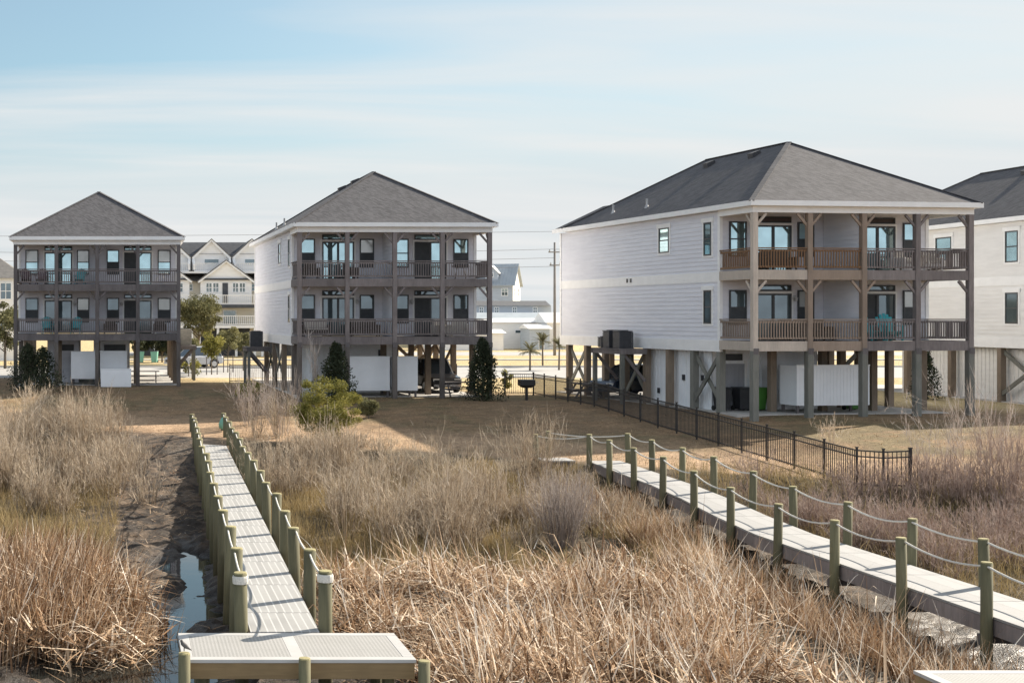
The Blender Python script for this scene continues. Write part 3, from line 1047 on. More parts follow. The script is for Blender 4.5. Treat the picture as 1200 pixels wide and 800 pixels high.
window(H4, fl_, 2.5, 3.4, 7.0, 8.56, 'glass', True)
window(H4, fl_, 2.5, 3.4, 3.95, 5.5, 'glass_dim', True)
window(H4, fl_, 7.5, 8.8, 7.3, 8.56, 'glass', True)

# undercroft of each house
storage_room(H1, -3.3, -1.3, 4.0, 8.0, 'siding_mauve', dwin=[(-2.6, -1.6, 2.1, 2.5)])
storage_room(H1, -0.3, 2.0, 4.0, 8.0, 'vinyl', dwin=[(0.35, 1.75, 2.05, 2.5)])
storage_room(H2, -3.6, 0.9, 4.4, 11.0, 'vinyl', dwin=[(-2.6, -2.1, 2.1, 2.45), (0.1, 0.5, 2.1, 2.45)])
cross_brace(H2, (-4.9, 6.4), (-4.9, 10.2))
cross_brace(H2, (-4.9, 10.2), (-4.9, 14.0))
cross_brace(H2, (2.45, 14.0), (4.9, 14.0), mat='pile_brown')
cross_brace(H2, (4.9, 10.2), (4.9, 14.0), mat='pile_brown')
cross_brace(H2, (4.9, 6.4), (4.9, 10.2), mat='pile_brown')
cross_brace(H2, (2.45, 10.2), (4.9, 10.2), mat='pile_brown')
storage_room(H3, -4.55, 0.6, 3.9, 9.3, 'vinyl', door=(-4.0, -3.0), dwin=[(-3.9, -3.1, 2.3, 2.6)])
cross_brace(H3, (-4.9, 2.65), (-4.9, 4.75))
cross_brace(H3, (-4.9, 8.95), (-4.9, 11.0))
cross_brace(H3, (-4.9, 15.1), (-4.9, 17.2))
cross_brace(H3, (2.45, 6.85), (4.9, 6.85), mat='pile')
cross_brace(H3, (2.45, 11.0), (4.9, 11.0), mat='wood_dark')
cross_brace(H3, (4.9, 8.95), (4.9, 11.0), mat='wood_dark')
storage_room(H4, -4.55, 0.0, 3.6, 15.0, 'siding_cream')
cross_brace(H4, (-4.9, PD + 0.15), (-4.9, 6.4))
# two small dark exhaust grilles in H3's band board
for v in (10.2, 10.55):
    MB().box(-HW - 0.06, -HW - 0.036, v - 0.07, v + 0.07, 6.02, 6.22).build('exhaust_grille', 'vent', H3)
for v, z in ((4.6, 1.35), (8.4, 0.55), (6.2, 1.3)):
    MB().box(-4.62, -4.572, v - 0.09, v + 0.09, z, z + 0.26).build('outlet_box', 'vent', H3)

# ------------------------------------------------------------------ boardwalks
def plank_mat(name, c1, c2, gap, across=False):
    """grey composite decking: ribs along the walk, panel joints across it (object space of the deck panel)"""
    t = NT(name)
    tc = t.new('ShaderNodeTexCoord')
    sp = t.new('ShaderNodeSeparateXYZ')
    t.l.new(tc.outputs['Object'], sp.inputs[0])
    a = sp.outputs[1 if across else 0]
    fr = t.math('FRACT', t.math('DIVIDE', a, gap))
    groove = t.math('LESS_THAN', fr, 0.06 if gap > 0.3 else 0.2)
    brd = t.math('FLOOR', t.math('DIVIDE', a, gap))
    w = t.new('ShaderNodeTexWhiteNoise', noise_dimensions='1D')
    t.l.new(brd, w.inputs['W'])
    n = t.noise(t.coords((3, 3, 3)), 2.0, 5)
    n2 = t.noise(t.coords((1, 1, 1)), 0.7, 3)
    c = t.mix(t.math('ADD', t.math('MULTIPLY', w.outputs[0], 0.5), t.math('MULTIPLY', n, 0.5)), c1, c2)
    c = t.mix(t.rng(n2, 0.5, 0.75, 0, 0.5), c, tuple(x * 0.7 for x in c1))
    c = t.mix(t.math('MULTIPLY', groove, 0.4 if gap > 0.3 else 0.75), c, (0.12, 0.12, 0.115) if gap > 0.3 else (0.50, 0.495, 0.485))
    t.put(t.b.inputs['Base Color'], c)
    t.b.inputs['Roughness'].default_value = 0.75
    t.bump(t.math('SUBTRACT', 1.0, groove), 0.5, 0.01)
    return t.m


def grid_mat(name, c1, c2, step, tile):
    """moulded tiles: small holes in a fine grid and a joint line round each tile"""
    t = NT(name)
    tc = t.new('ShaderNodeTexCoord')
    sp = t.new('ShaderNodeSeparateXYZ')
    t.l.new(tc.outputs['Object'], sp.inputs[0])
    fx, fy = [t.math('ABSOLUTE', t.math('SUBTRACT', t.math('FRACT', t.math('DIVIDE', s_, step)), 0.5)) for s_ in sp.outputs[:2]]
    hole = t.math('MULTIPLY', t.math('LESS_THAN', fx, 0.26), t.math('LESS_THAN', fy, 0.26))
    tx, ty = [t.math('ABSOLUTE', t.math('SUBTRACT', t.math('FRACT', t.math('DIVIDE', s_, tile)), 0.5)) for s_ in sp.outputs[:2]]
    joint = t.math('GREATER_THAN', t.math('MAXIMUM', tx, ty), 0.485)
    n = t.noise(t.coords((1, 1, 1)), 1.6, 4)
    c = t.mix(n, c1, c2)
    c = t.mix(t.math('MULTIPLY', hole, 0.55), c, (0.14, 0.14, 0.13))
    c = t.mix(t.math('MULTIPLY', joint, 0.35), c, (0.2, 0.2, 0.19))
    t.put(t.b.inputs['Base Color'], c)
    t.b.inputs['Roughness'].default_value = 0.7
    t.bump(t.math('SUBTRACT', 1.0, hole), 0.4, 0.008)
    return t.m


M['deck_rib'] = plank_mat('ribbed_deck', (0.27, 0.268, 0.26), (0.36, 0.357, 0.348), 0.14)
M['deck_plain'] = plank_mat('plain_deck', (0.28, 0.278, 0.274), (0.37, 0.366, 0.36), 0.40)
M['deck_grid'] = grid_mat('grid_deck', (0.31, 0.304, 0.29), (0.37, 0.362, 0.35), 0.06, 0.45)
M['deck_white'] = simple('white_deck_board', (0.45, 0.445, 0.435), (0.38, 0.375, 0.365), 1.5, 0.7, (1, 1, 1))
ZD, ZT = -0.95, 0.0           # deck level and post tops


def round_post(mb_parent, x, y, ztop, zbot, r, lean=0.02):
    dx, dy = random.uniform(-lean, lean), random.uniform(-lean, lean)
    h = ztop - zbot
    o = MB().lathe((0, 0, 0), [(r * 1.04, 0), (r * 1.02, h * 0.5), (r, h - 0.025)], 14)
    p = o.build('post', 'treated', mb_parent, smooth=False)
    p.location = (x, y, zbot)
    p.rotation_euler = (dx, dy, random.uniform(0, 3))
    MB().lathe((0, 0, h - 0.025), [(r, 0), (r * 0.93, 0.022), (r * 0.5, 0.028)], 14).build('post_top', 'endgrain', p)
    for po in p.data.polygons:
        po.use_smooth = True
    return p


def rope(parent, a, b, sag, r=0.02):
    a, b = Vector(a), Vector(b)
    pts = []
    for i in range(9):
        k = i / 8
        p = a.lerp(b, k)
        p.z -= sag * 4 * k * (1 - k)
        pts.append(p)
    return MB().path(pts, r, 6).build('rope', 'rope', parent)


def boardwalk(label, line_l, line_r, ys, ztops, zdecks, deck_mat, r, sag, y_near, y_far, wrap=False):
    """line_l / line_r: functions y -> x of the two post rows"""
    root = thing('boardwalk', label, 'boardwalk', (line_l(y_near), y_near, 0))
    ox, oy = root.location.x, root.location.y
    rows = []
    for ln in (line_l, line_r):
        tops = []
        for i, y in enumerate(ys):
            x = ln(y)
            zt = ztops(y) + random.uniform(-0.035, 0.035)
            p = round_post(root, x - ox, y - oy, zt, min(gzs(x, y), -1.0) - 0.5, r)
            tops.append(Vector((x - ox, y - oy, zt - 0.07)))
            if wrap and i == 0:
                MB().lathe((0, 0, zt - p.location.z - 0.19), [(r * 1.14, 0), (r * 1.2, 0.04), (r * 1.2, 0.1), (r * 1.12, 0.13)], 14).build('rope_wrap', 'rope', p)
        for a, b in zip(tops[:-1], tops[1:]):
            rope(root, a, b, sag * random.uniform(0.7, 1.25))
        rows.append(tops)
    # deck bays
    bounds = [y_near] + [(a + b) / 2 for a, b in zip(ys[:-1], ys[1:]) if y_near < (a + b) / 2 < y_far] + [y_far]
    m = M[deck_mat]
    for a, b in zip(bounds[:-1], bounds[1:]):
        g_ = 0.012
        z0, z1 = zdecks(a), zdecks(b)
        pts = []
        xa0, xa1, xb0, xb1 = line_l(a) + r + 0.01, line_r(a) - r - 0.01, line_l(b) + r + 0.01, line_r(b) - r - 0.01
        top = [(xa0, a + g_, z0), (xa1, a + g_, z0), (xb1, b - g_, z1), (xb0, b - g_, z1)]
        pts = [(x, y, z - 0.045) for x, y, z in top] + top
        o = MB().add([(x - xa0, y - a, z) for x, y, z in pts], [(3, 2, 1, 0), (4, 5, 6, 7), (0, 1, 5, 4), (1, 2, 6, 5), (2, 3, 7, 6), (3, 0, 4, 7)]).build('deck_panel', m, root)
        o.location = (xa0 - ox, a - oy, 0)
    for s, ln in ((1, line_l), (-1, line_r)):
        cuts = [y_near] + [c for c in (31.0, 34.5, 38.0) if deck_mat != 'deck_rib'] + [y_far]
        for ya, yb in zip(cuts[:-1], cuts[1:]):
            MB().bar((ln(ya) + s * (r + 0.055) - ox, ya - oy, zdecks(ya) - 0.195), (ln(yb) + s * (r + 0.055) - ox, yb - oy, zdecks(yb) - 0.195), 0.07, 0.28).build('stringer', 'timber' if deck_mat == 'deck_rib' else 'wood', root)
    for y in ys:
        MB().box(line_l(y) - ox - 0.05, line_r(y) - ox + 0.05, y - oy + r, y - oy + r + 0.09, zdecks(y) - 0.50, zdecks(y) - 0.335).build('cross_beam', 'wood_dark', root)
    return root, rows


WL = lambda y: 1.92 + 0.0268 * (y - 21.4)
WR = lambda y: 3.32 + 0.0262 * (y - 21.4)
ysL = [21.55 + 2.37 * i for i in range(16)]
left_walk, rowsL = boardwalk('long straight boardwalk on the left, with closely seen round posts on both sides', WL, WR, ysL, lambda y: ZT, lambda y: ZD, 'deck_rib', 0.115, 0.10, 21.35, 57.6, True)

RL = lambda y: 15.05 + (0.9 * max(0, (y - 31) / 13) * 0.9)
RR = lambda y: RL(y) + 1.62 - 0.02 * max(0, y - 31)
ysR = [17.6 + 2.42 * i for i in range(11)] + [44.0]
rz_ = lambda y: ZT + 0.30 * float(sstep(31.0, 38.0, y))
rd_ = lambda y: ZD + 0.24 * float(sstep(31.0, 38.0, y))
right_walk, rowsR = boardwalk('boardwalk on the right, with white rope slung between its posts', RL, RR, ysR, rz_, rd_, 'deck_plain', 0.094, 0.115, 15.0, 44.6)
ox, oy = right_walk.location.x, right_walk.location.y
# the landing that turns left towards the lawn
for (x, y) in ((14.15, 44.35), (15.0, 45.6)):
    round_post(right_walk, x - ox, y - oy, 0.24, -1.6, 0.094)
rope(right_walk, rowsR[0][-1], Vector((14.15 - ox, 44.35 - oy, 0.17)), 0.1)
rope(right_walk, rowsR[1][-1], Vector((15.0 - ox, 45.6 - oy, 0.17)), 0.1)
o = MB().box(0, 1.1, 0, 1.0, -0.045, 0.0).build('deck_panel', 'deck_plain', right_walk)
o.location = (14.5 - ox, 44.62 - oy, rd_(44.6) - 0.004)
MB().box(14.5 - ox, 15.6 - ox, 44.66 - oy, 44.73 - oy, rd_(44.6) - 0.33, rd_(44.6) - 0.05).build('stringer', 'wood_dark', right_walk)


def platform(label, x0, x1, y0, y1, z, tiles):
    root = thing('boardwalk_platform', label, 'platform', (x0, y0, z))
    w, d = x1 - x0, y1 - y0
    b = 0.17
    for nm, bx in (('border_board', (0, w, 0, b)), ('border_board', (0, w, d - b, d)), ('border_board', (0, b, b + 0.004, d - b - 0.004)), ('border_board', (w - b, w, b + 0.004, d - b - 0.004))):
        MB().box(bx[0], bx[1], bx[2], bx[3], -0.05, 0.004).build(nm, 'deck_white', root, bevel=0.006)
    xs = [b]
    k = len(tiles)
    inner = w - 2 * b - 0.2 * (k - 1)
    x = b
    for i in range(k):
        wi = inner * tiles[i]
        o = MB().box(0, wi - 0.008, 0, d - 2 * b - 0.012, -0.045, 0.0).build('deck_tile_panel', 'deck_grid', root)
        o.location = (x + 0.004, b + 0.006, 0)
        x += wi
        if i < k - 1:
            MB().box(x, x + 0.2, b + 0.005, d - b - 0.005, -0.048, 0.002).build('divider_board', 'deck_white', root)
            x += 0.2
    MB().box(0.02, w - 0.02, 0.02, 0.09, -0.30, -0.052).build('front_fascia', 'timber', root, bevel=0.006)
    MB().box(0.02, 0.09, 0.092, d - 0.02, -0.30, -0.052).build('side_fascia', 'timber', root)
    MB().box(w - 0.09, w - 0.02, 0.092, d - 0.02, -0.30, -0.052).build('side_fascia', 'timber', root)
    for px_ in (0.35, w - 0.35):
        for py_ in (0.4, d - 0.3):
            MB().cyl((px_, py_, -1.9), (px_, py_, -0.06), 0.1, 0.1, 10).build('leg', 'treated', root)
    return root


pl = at(208, 739, 21.2)
platform('pale platform with gridded deck panels at the near end of the left boardwalk', 0.83, 4.42, 19.62, 21.28, ZD - 0.004, [0.5, 0.5])
platform('pale platform corner at the bottom right edge of the picture', 11.5, 16.9, 14.9, 18.75, ZD + 0.075, [0.5, 0.5])
# lower floating dock in front, with three free piles
fd = thing('floating_dock', 'low pale dock below the left platform, at the bottom of the picture', 'dock', (0.72, 16.4, -1.5))
MB().box(0, 3.75, 0, 3.0, -0.04, 0.0).build('deck_panel', 'deck_rib', fd)
MB().box(0.02, 3.73, 2.9, 2.98, -0.42, -0.043).build('side_fascia', 'timber', fd)
MB().box(0.3, 3.4, 0.3, 2.6, -0.75, -0.05).build('float', 'dark_bin', fd)
for i, (px_, py_, lb) in enumerate(((216, 764, 'round mooring pile with a bird on it, at the left end of the low dock'),
                                    (357, 770, 'round mooring pile in the middle of the low dock edge'),
                                    (497, 773, 'round mooring pile at the right corner of the pale platform'))):
    D = 19.42
    P = at(px_, py_, D)
    o = MB().lathe((0, 0, 0), [(0.096, 0), (0.094, 0.8), (0.09, P.z + 2.575)], 14).build('mooring_pile', 'treated')
    o.location = (P.x, D, -2.6)
    tag(o, lb, 'mooring pile', 'piles of the low dock')
    for po in o.data.polygons:
        po.use_smooth = len(po.vertices) == 4
    MB().lathe((0, 0, P.z + 2.575), [(0.09, 0), (0.084, 0.02), (0.04, 0.026)], 14).build('pile_top', 'endgrain', o)
    if i == 0:
        bird_at = Vector((P.x, D, P.z + 0.002))


def skin_body(name, verts, edges, radii, mat, parent=None, sub=2):
    me = bpy.data.meshes.new(name)
    me.from_pydata(verts, edges, [])
    me.materials.append(M[mat])
    o = bpy.data.objects.new(name, me)
    COL.objects.link(o)
    o.parent = parent
    sk = o.modifiers.new('skin', 'SKIN')
    sk.use_smooth_shade = True
    for v, r_ in zip(me.skin_vertices[0].data, radii):
        v.radius = (r_, r_) if not isinstance(r_, tuple) else r_
    me.skin_vertices[0].data[0].use_root = True
    s_ = o.modifiers.new('sub', 'SUBSURF')
    s_.levels = s_.render_levels = sub
    return o


# small grey bird perched on the left pile, facing left
bd = skin_body('perched_bird', [(0, 0, 0.085), (-0.028, 0, 0.118), (-0.042, 0, 0.150), (-0.052, 0, 0.176), (0.040, 0, 0.058), (0.085, 0, 0.025), (0.115, 0, 0.004)],
               [(0, 1), (1, 2), (2, 3), (0, 4), (4, 5), (5, 6)], [0.038, 0.034, 0.022, 0.027, 0.030, 0.014, (0.010, 0.005)], 'feather')
bd.location = bird_at + Vector((0, 0, 0.02))
bd.rotation_euler = (0, 0, R(12))
tag(bd, 'small grey bird perched on the leftmost mooring pile', 'bird')
MB().cyl((-0.072, 0, 0.178), (-0.103, 0, 0.172), 0.008, 0.001, 6).build('beak', 'beak', bd)
MB().cyl((-0.004, 0.012, 0.0), (-0.002, 0.012, 0.055), 0.004, 0.005, 5).build('leg', 'beak', bd)
MB().cyl((-0.004, -0.012, 0.0), (-0.002, -0.012, 0.055), 0.004, 0.005, 5).build('leg', 'beak', bd)
# pale bag hung on the far right post of the left walk
bagp = Vector((WR(57.1) - 0.05, 56.6, -0.35))
o = MB().lathe((0, 0, 0), [(0.04, -0.32), (0.17, -0.28), (0.2, -0.1), (0.14, 0.08), (0.05, 0.2)], 12).build('hanging_bag', 'mint_bin', smooth=True)
o.location = bagp
tag(o, 'pale teal bag hung on the farthest post of the left boardwalk', 'bag')

# ------------------------------------------------------------------ black metal fence
fence = thing('metal_fence', 'black metal picket fence running from the middle house down to the marsh', 'fence', (22.2, 70.0, 0))
fox, foy = 22.2, 70.0


def fence_panel(a, b, pk=0.115):
    za, zb = gzs(*a), gzs(*b)
    A, B = Vector((a[0] - fox, a[1] - foy, za)), Vector((b[0] - fox, b[1] - foy, zb))
    m = MB()
    for h in (0.14, 0.98, 1.16):
        m.bar(A + Vector((0, 0, h)), B + Vector((0, 0, h)), 0.035, 0.04)
    L = (B - A).length
    k = int(L / pk)
    for i in range(1, k):
        p = A.lerp(B, i / k)
        m.bar(p + Vector((0, 0, 0.08)), p + Vector((0, 0, 1.17)), 0.019, 0.019)
    m.build('picket_panel', 'black_metal', fence)


fpts = [(20.7, 70.3), (22.2, 70.1)] + [(22.2, 70.1 - 1.83 * i) for i in range(1, 18)] + [(22.75, 38.55), (23.5, 38.45)]
for a, b in zip(fpts[:-1], fpts[1:]):
    fence_panel(a, b)
for i, a in enumerate(fpts):
    w = 0.05 if i not in (0, 1, len(fpts) - 1) else 0.075
    z = gzs(*a)
    MB().box(a[0] - fox - w / 2, a[0] - fox + w / 2, a[1] - foy - w / 2, a[1] - foy + w / 2, z - 0.2, z + 1.24).box(a[0] - fox - w / 2 - 0.01, a[0] - fox + w / 2 + 0.01, a[1] - foy - w / 2 - 0.01, a[1] - foy + w / 2 + 0.01, z + 1.24, z + 1.27).build('fence_post', 'black_metal', fence)
f2 = thing('metal_fence', 'black metal fence behind the stilts of the second house, seen through its undercroft', 'fence', (10.0, 83.0, 0))
fence_save, fence = fence, f2
fox, foy = 10.0, 83.0
bp = [(6.6 + 2.1 * i, 83.0) for i in range(8)]
for a, b in zip(bp[:-1], bp[1:]):
    fence_panel(a, b, 0.13)
for a in bp:
    MB().box(a[0] - fox - 0.03, a[0] - fox + 0.03, -0.03, 0.03, -0.2, 1.25).build('fence_post', 'black_metal', f2)

# pedestal grill
gp = at(617, 466, 66.0)
gr = thing('pedestal_grill', 'black park grill on a single post on the lawn beside the fence', 'grill', (gp.x, 66.0, 0))
MB().box(-0.06, 0.06, -0.06, 0.06, -0.2, 0.66).build('post', 'black_metal', gr)
fb = MB().add([(-0.20, -0.18, 0.64), (0.20, -0.18, 0.64), (0.20, 0.18, 0.64), (-0.20, 0.18, 0.64), (-0.38, -0.27, 0.78), (0.38, -0.27, 0.78), (0.38, 0.27, 0.78), (-0.38, 0.27, 0.78),
               (-0.38, -0.27, 1.06), (0.38, -0.27, 1.06), (0.38, 0.27, 1.06), (-0.38, 0.27, 1.06)],
              [(3, 2, 1, 0), (0, 1, 5, 4), (1, 2, 6, 5), (2, 3, 7, 6), (3, 0, 4, 7), (4, 5, 9, 8), (5, 6, 10, 9), (6, 7, 11, 10), (7, 4, 8, 11), (8, 9, 10, 11)]).build('firebox', 'black_metal', gr)
MB().bar((0.38, -0.1, 0.92), (0.58, -0.1, 0.92), 0.03).build('handle', 'galv', fb)

# ------------------------------------------------------------------ white shower stalls under the porches
def stall(label, H, u0, u1, v0, v1, z0, z1):
    P = xy(H, (u0 + u1) / 2, v0)
    root = thing('shower_stall', label, 'shower stall', (P.x, P.y, 0), H.rotation_euler.z, 'white shower stalls under the houses')
    w, d = u1 - u0, v1 - v0
    for nm, bx in (('front_panel', (-w / 2 + 0.05, w / 2 - 0.05, 0, 0.05)), ('rear_panel', (-w / 2 + 0.05, w / 2 - 0.05, d - 0.05, d)), ('side_panel', (-w / 2, -w / 2 + 0.05, 0.0, d)), ('side_panel', (w / 2 - 0.05, w / 2, 0.0, d))):
        m = MB().box(bx[0], bx[1], bx[2], bx[3], z0, z1)
        if nm == 'front_panel':
            k = int(w / 0.16)
            for i in range(1, k):
                u = bx[0] + (bx[1] - bx[0]) * i / k
                m.box(u - 0.068, u + 0.068, -0.012, -0.001, z0 + 0.1, z1 - 0.1)
        m.build(nm, 'vinyl', root)
    MB().box(-w / 2 - 0.02, w / 2 + 0.02, -0.02, 0.07, z1 + 0.002, z1 + 0.045).build('top_cap', 'trim' if H is H3 else 'vinyl', root)
    for u in (-w / 2 + 0.1, w / 2 - 0.1):
        for v in (0.1, d - 0.1):
            MB().box(u - 0.05, u + 0.05, v - 0.05, v + 0.05, -0.2, z0).build('leg', 'wood_dark', root)
    return root


stall('white panelled shower stall under the leftmost house, left of its middle post', H1, -1.65, -0.02, 1.0, 2.4, 0.42, 2.1)
stall('taller of two white stalls right of the middle post under the leftmost house', H1, 0.15, 1.85, 1.3, 2.7, 0.42, 2.12)
stall('low white stall on the ground in front of the taller one, leftmost house', H1, 0.25, 2.1, -0.9, 0.6, 0.02, 1.08)
stall('wide white shower stall behind the yellow-green bush, second house', H2, -2.35, -0.05, 0.9, 2.4, 0.36, 2.15)
stall('narrow white shower stall just right of the middle post of the second house', H2, 0.12, 1.45, 0.9, 2.4, 0.36, 2.15)
stall('long white shower stall under the biggest house, raised on short legs', H3, -2.18, 1.28, 1.3, 2.5, 0.40, 2.14)

# ------------------------------------------------------------------ outdoor units and their stands
def ac_unit(label, P, rz, mat='ac', s=1.0):
    root = thing('heat_pump', label, 'air conditioner', P, rz, 'air conditioners beside the houses')
    h, w = 1.0 * s, 0.78 * s
    m = MB()
    for i in range(14):
        z = 0.05 + i * (h - 0.12) / 14
        m.box(-w / 2, w / 2, -w / 2, w / 2, z, z + (h - 0.12) / 14 * 0.55)
    m.box(-w / 2 + 0.03, w / 2 - 0.03, -w / 2 + 0.03, w / 2 - 0.03, 0.02, h - 0.06)
    m.build('louvred_case', mat, root)
    t_ = MB().box(-w / 2 - 0.015, w / 2 + 0.015, -w / 2 - 0.015, w / 2 + 0.015, h - 0.06, h)
    t_.build('top_panel', mat, root, bevel=0.03)
    MB().lathe((0, 0, h), [(0.31 * s, 0), (0.31 * s, 0.03), (0.24 * s, 0.035), (0.1 * s, 0.02)], 16).build('fan_guard', 'black_metal', root)
    for x in (-w / 2, w / 2):
        MB().box(x - 0.025, x + 0.025, -w / 2 - 0.025, -w / 2 + 0.025, 0.0, h - 0.06).build('corner_post', mat, root)
    return root


def ac_stand(label, H, v0, v1, out, z, legs=True, side=-1, mat='wood'):
    """wooden shelf carried by posts and diagonal braces beside the side wall"""
    P = xy(H, side * HW, (v0 + v1) / 2)
    root = thing('equipment_stand', label, 'equipment stand', (P.x, P.y, 0), H.rotation_euler.z, 'wooden shelves for air conditioners')
    L = v1 - v0
    a, b = sorted((side * 0.05, side * out))
    MB().box(a, b, -L / 2, L / 2, z - 0.05, z).build('shelf', mat, root)
    MB().box(a, b, -L / 2, -L / 2 + 0.06, z - 0.27, z - 0.052).build('rim_joist', mat, root)
    MB().box(a, b, L / 2 - 0.06, L / 2, z - 0.27, z - 0.052).build('rim_joist', mat, root)
    x = side * (out - 0.04)
    MB().box(min(x, x + 0.06), max(x, x + 0.06), -L / 2 + 0.062, L / 2 - 0.062, z - 0.27, z - 0.052).build('front_joist', mat, root)
    for v in (-L / 2 + 0.12, L / 2 - 0.12):
        if legs:
            MB().box(x - 0.09 - side * 0.12, x + 0.09 - side * 0.12, v - 0.09, v + 0.09, -0.3, z - 0.27).build('leg', 'pile', root)
        MB().bar((x - side * 0.2, v, z - 0.28), (side * 0.1, v, z - 1.6), 0.09, 0.14).build('brace', mat, root)
    return root


ac_stand('weathered wooden shelf carrying two dark units beside the biggest house', H3, 8.6, 11.6, 1.45, 2.72)
for v, lb in ((9.5, 'dark air conditioner, the right of two on the shelf by the biggest house'), (10.55, 'dark air conditioner, the middle one on the shelf by the biggest house')):
    ac_unit(lb, xy(H3, -HW - 0.85, v, 2.72), H3.rotation_euler.z, 'ac', 0.88)
P = xy(H3, -HW - 0.95, 11.25, 2.72)
ac_unit('small dark unit at the left end of the shelf by the biggest house', P, H3.rotation_euler.z, 'ac', 0.55)
ac_stand('dark wooden shelf with one unit at the left side of the second house', H2, 11.0, 13.2, 1.5, 2.45, mat='wood_dark')
ac_unit('dark air conditioner on a shelf at the left side of the second house', xy(H2, -HW - 0.8, 12.0, 2.45), H2.rotation_euler.z, 'ac', 0.95)
ac_stand('wooden shelf with a tan unit at the right side of the leftmost house', H1, 7.4, 9.2, 1.5, 2.35, side=1, mat='wood_dark')
ac_unit('tan air conditioner on a shelf at the right side of the leftmost house', xy(H1, HW + 0.75, 8.3, 2.35), 0, 'ac_tan', 1.1)


# ------------------------------------------------------------------ porch furniture
def adirondack(label, H, u, v, z, rz, mat):
    P = xy(H, u, v, z)
    root = thing('porch_chair', label, 'chair', P, H.rotation_euler.z + rz, 'chairs on the porches')
    s = MB()
    for i in range(5):
        y = -0.28 + i * 0.115
        s.add([(-0.27, y, 0.37 - i * 0.025), (0.27, y, 0.37 - i * 0.025), (0.27, y + 0.1, 0.347 - i * 0.025), (-0.27, y + 0.1, 0.347 - i * 0.025),
               (-0.27, y, 0.35 - i * 0.025), (0.27, y, 0.35 - i * 0.025), (0.27, y + 0.1, 0.327 - i * 0.025), (-0.27, y + 0.1, 0.327 - i * 0.025)],
              [(0, 1, 2, 3), (7, 6, 5, 4), (0, 4, 5, 1), (1, 5, 6, 2), (2, 6, 7, 3), (3, 7, 4, 0)])
    s.build('seat', mat, root)
    b = MB()
    for i, tp in enumerate((0.90, 1.0, 1.04, 1.0, 0.90)):
        x = (i - 2) * 0.112
        b.bar((x * 0.85, 0.25, 0.24), (x * 1.15, 0.55, tp), 0.10, 0.02, (0, 1, 0))
    b.build('backrest', mat, root)
    for sx in (-1, 1):
        MB().box(sx * 0.33 - 0.07, sx * 0.33 + 0.07, -0.33, 0.45, 0.56, 0.585).build('armrest', mat, root)
        MB().box(sx * 0.29 - 0.02, sx * 0.29 + 0.02, -0.30, -0.20, 0.0, 0.558).build('leg', mat, root)
        MB().bar((sx * 0.285, -0.2, 0.32), (sx * 0.285, 0.62, 0.02), 0.03, 0.1).build('leg', mat, root)
    return root


def porch_seat(label, H, u, v, z, rz, w, mat, cush, cat='chair'):
    P = xy(H, u, v, z)
    root = thing('woven_seat', label, cat, P, H.rotation_euler.z + rz, 'woven seats on the porches')
    MB().box(-w / 2, w / 2, -0.36, 0.36, 0.16, 0.34).build('seat_base', mat, root, bevel=0.02)
    MB().box(-w / 2, w / 2, 0.26, 0.38, 0.342, 0.88).build('backrest', mat, root, bevel=0.04)
    for sx in (-1, 1):
        x = sx * (w / 2 + 0.05)
        MB().box(x - 0.05, x + 0.05, -0.36, 0.37, 0.14, 0.62).build('armrest', mat, root, bevel=0.03)
        for y in (-0.3, 0.3):
            MB().box(x - 0.03, x + 0.03, y - 0.03, y + 0.03, 0, 0.14).build('leg', mat, root)
    MB().box(-w / 2 + 0.02, w / 2 - 0.02, -0.34, 0.24, 0.343, 0.45).build('cushion', cush, root, bevel=0.03)
    MB().box(-w / 2 + 0.03, w / 2 - 0.03, 0.14, 0.255, 0.46, 0.92).build('cushion', cush, root, bevel=0.03)
    return root


def bistro_table(label, H, u, v, z, mat, r=0.45, h=0.72):
    P = xy(H, u, v, z)
    root = thing('porch_table', label, 'table', P, 0, 'tables on the porches')
    MB().lathe((0, 0, h - 0.03), [(r * 0.97, 0), (r, 0.012), (r, 0.03)], 20).build('tabletop', mat, root)
    for k in range(4):
        a = k * math.pi / 2 + 0.5
        MB().cyl((math.cos(a) * r * 0.8, math.sin(a) * r * 0.8, 0), (math.cos(a) * r * 0.45, math.sin(a) * r * 0.45, h - 0.03), 0.018, 0.018, 6).build('leg', mat, root)
    return root


adirondack('teal porch chair behind the lower rail, nearer the middle post of the biggest house', H3, 1.15, 0.95, Z1, R(8), 'teal').scale = (1.15, 1.15, 1.15)
adirondack('teal porch chair behind the lower rail, next to the second post from right, biggest house', H3, 2.0, 0.9, Z1, R(-10), 'teal').scale = (1.15, 1.15, 1.15)
adirondack('teal porch chair by the second post of the leftmost house, lower porch', H1, -3.15, 1.2, Z1, R(10), 'teal')
adirondack('teal porch chair in the second bay of the leftmost house, lower porch', H1, -1.35, 1.2, Z1, R(-8), 'teal')
adirondack('plum porch chair at the left end of the leftmost house, upper porch', H1, -4.5, 1.2, Z2, R(12), 'plum')
adirondack('second plum porch chair from the left end of the leftmost house, upper porch', H1, -3.55, 1.2, Z2, R(-6), 'plum')
adirondack('teal porch chair in the second bay of the leftmost house, upper porch', H1, -1.1, 1.3, Z2, R(-8), 'teal')
porch_seat('dark woven chair at the right end of the leftmost house, lower porch', H1, 3.9, 1.3, Z1, 0, 0.62, 'wicker', 'wicker')
porch_seat('dark woven chair right of the middle post of the leftmost house, lower porch', H1, 0.8, 1.3, Z1, 0, 0.62, 'wicker', 'wicker')
bistro_table('white round table at the right end of the leftmost house, upper porch', H1, 3.9, 1.0, Z2, 'white_plastic', 0.5)
porch_seat('dark woven chair at the left end of the second house, upper porch', H2, -4.2, 1.3, Z2, 0, 0.65, 'wicker', 'wicker')
porch_seat('dark woven chair facing sideways before the left glass door, second house, upper porch', H2, -2.1, 1.2, Z2, R(90), 0.65, 'wicker', 'wicker')
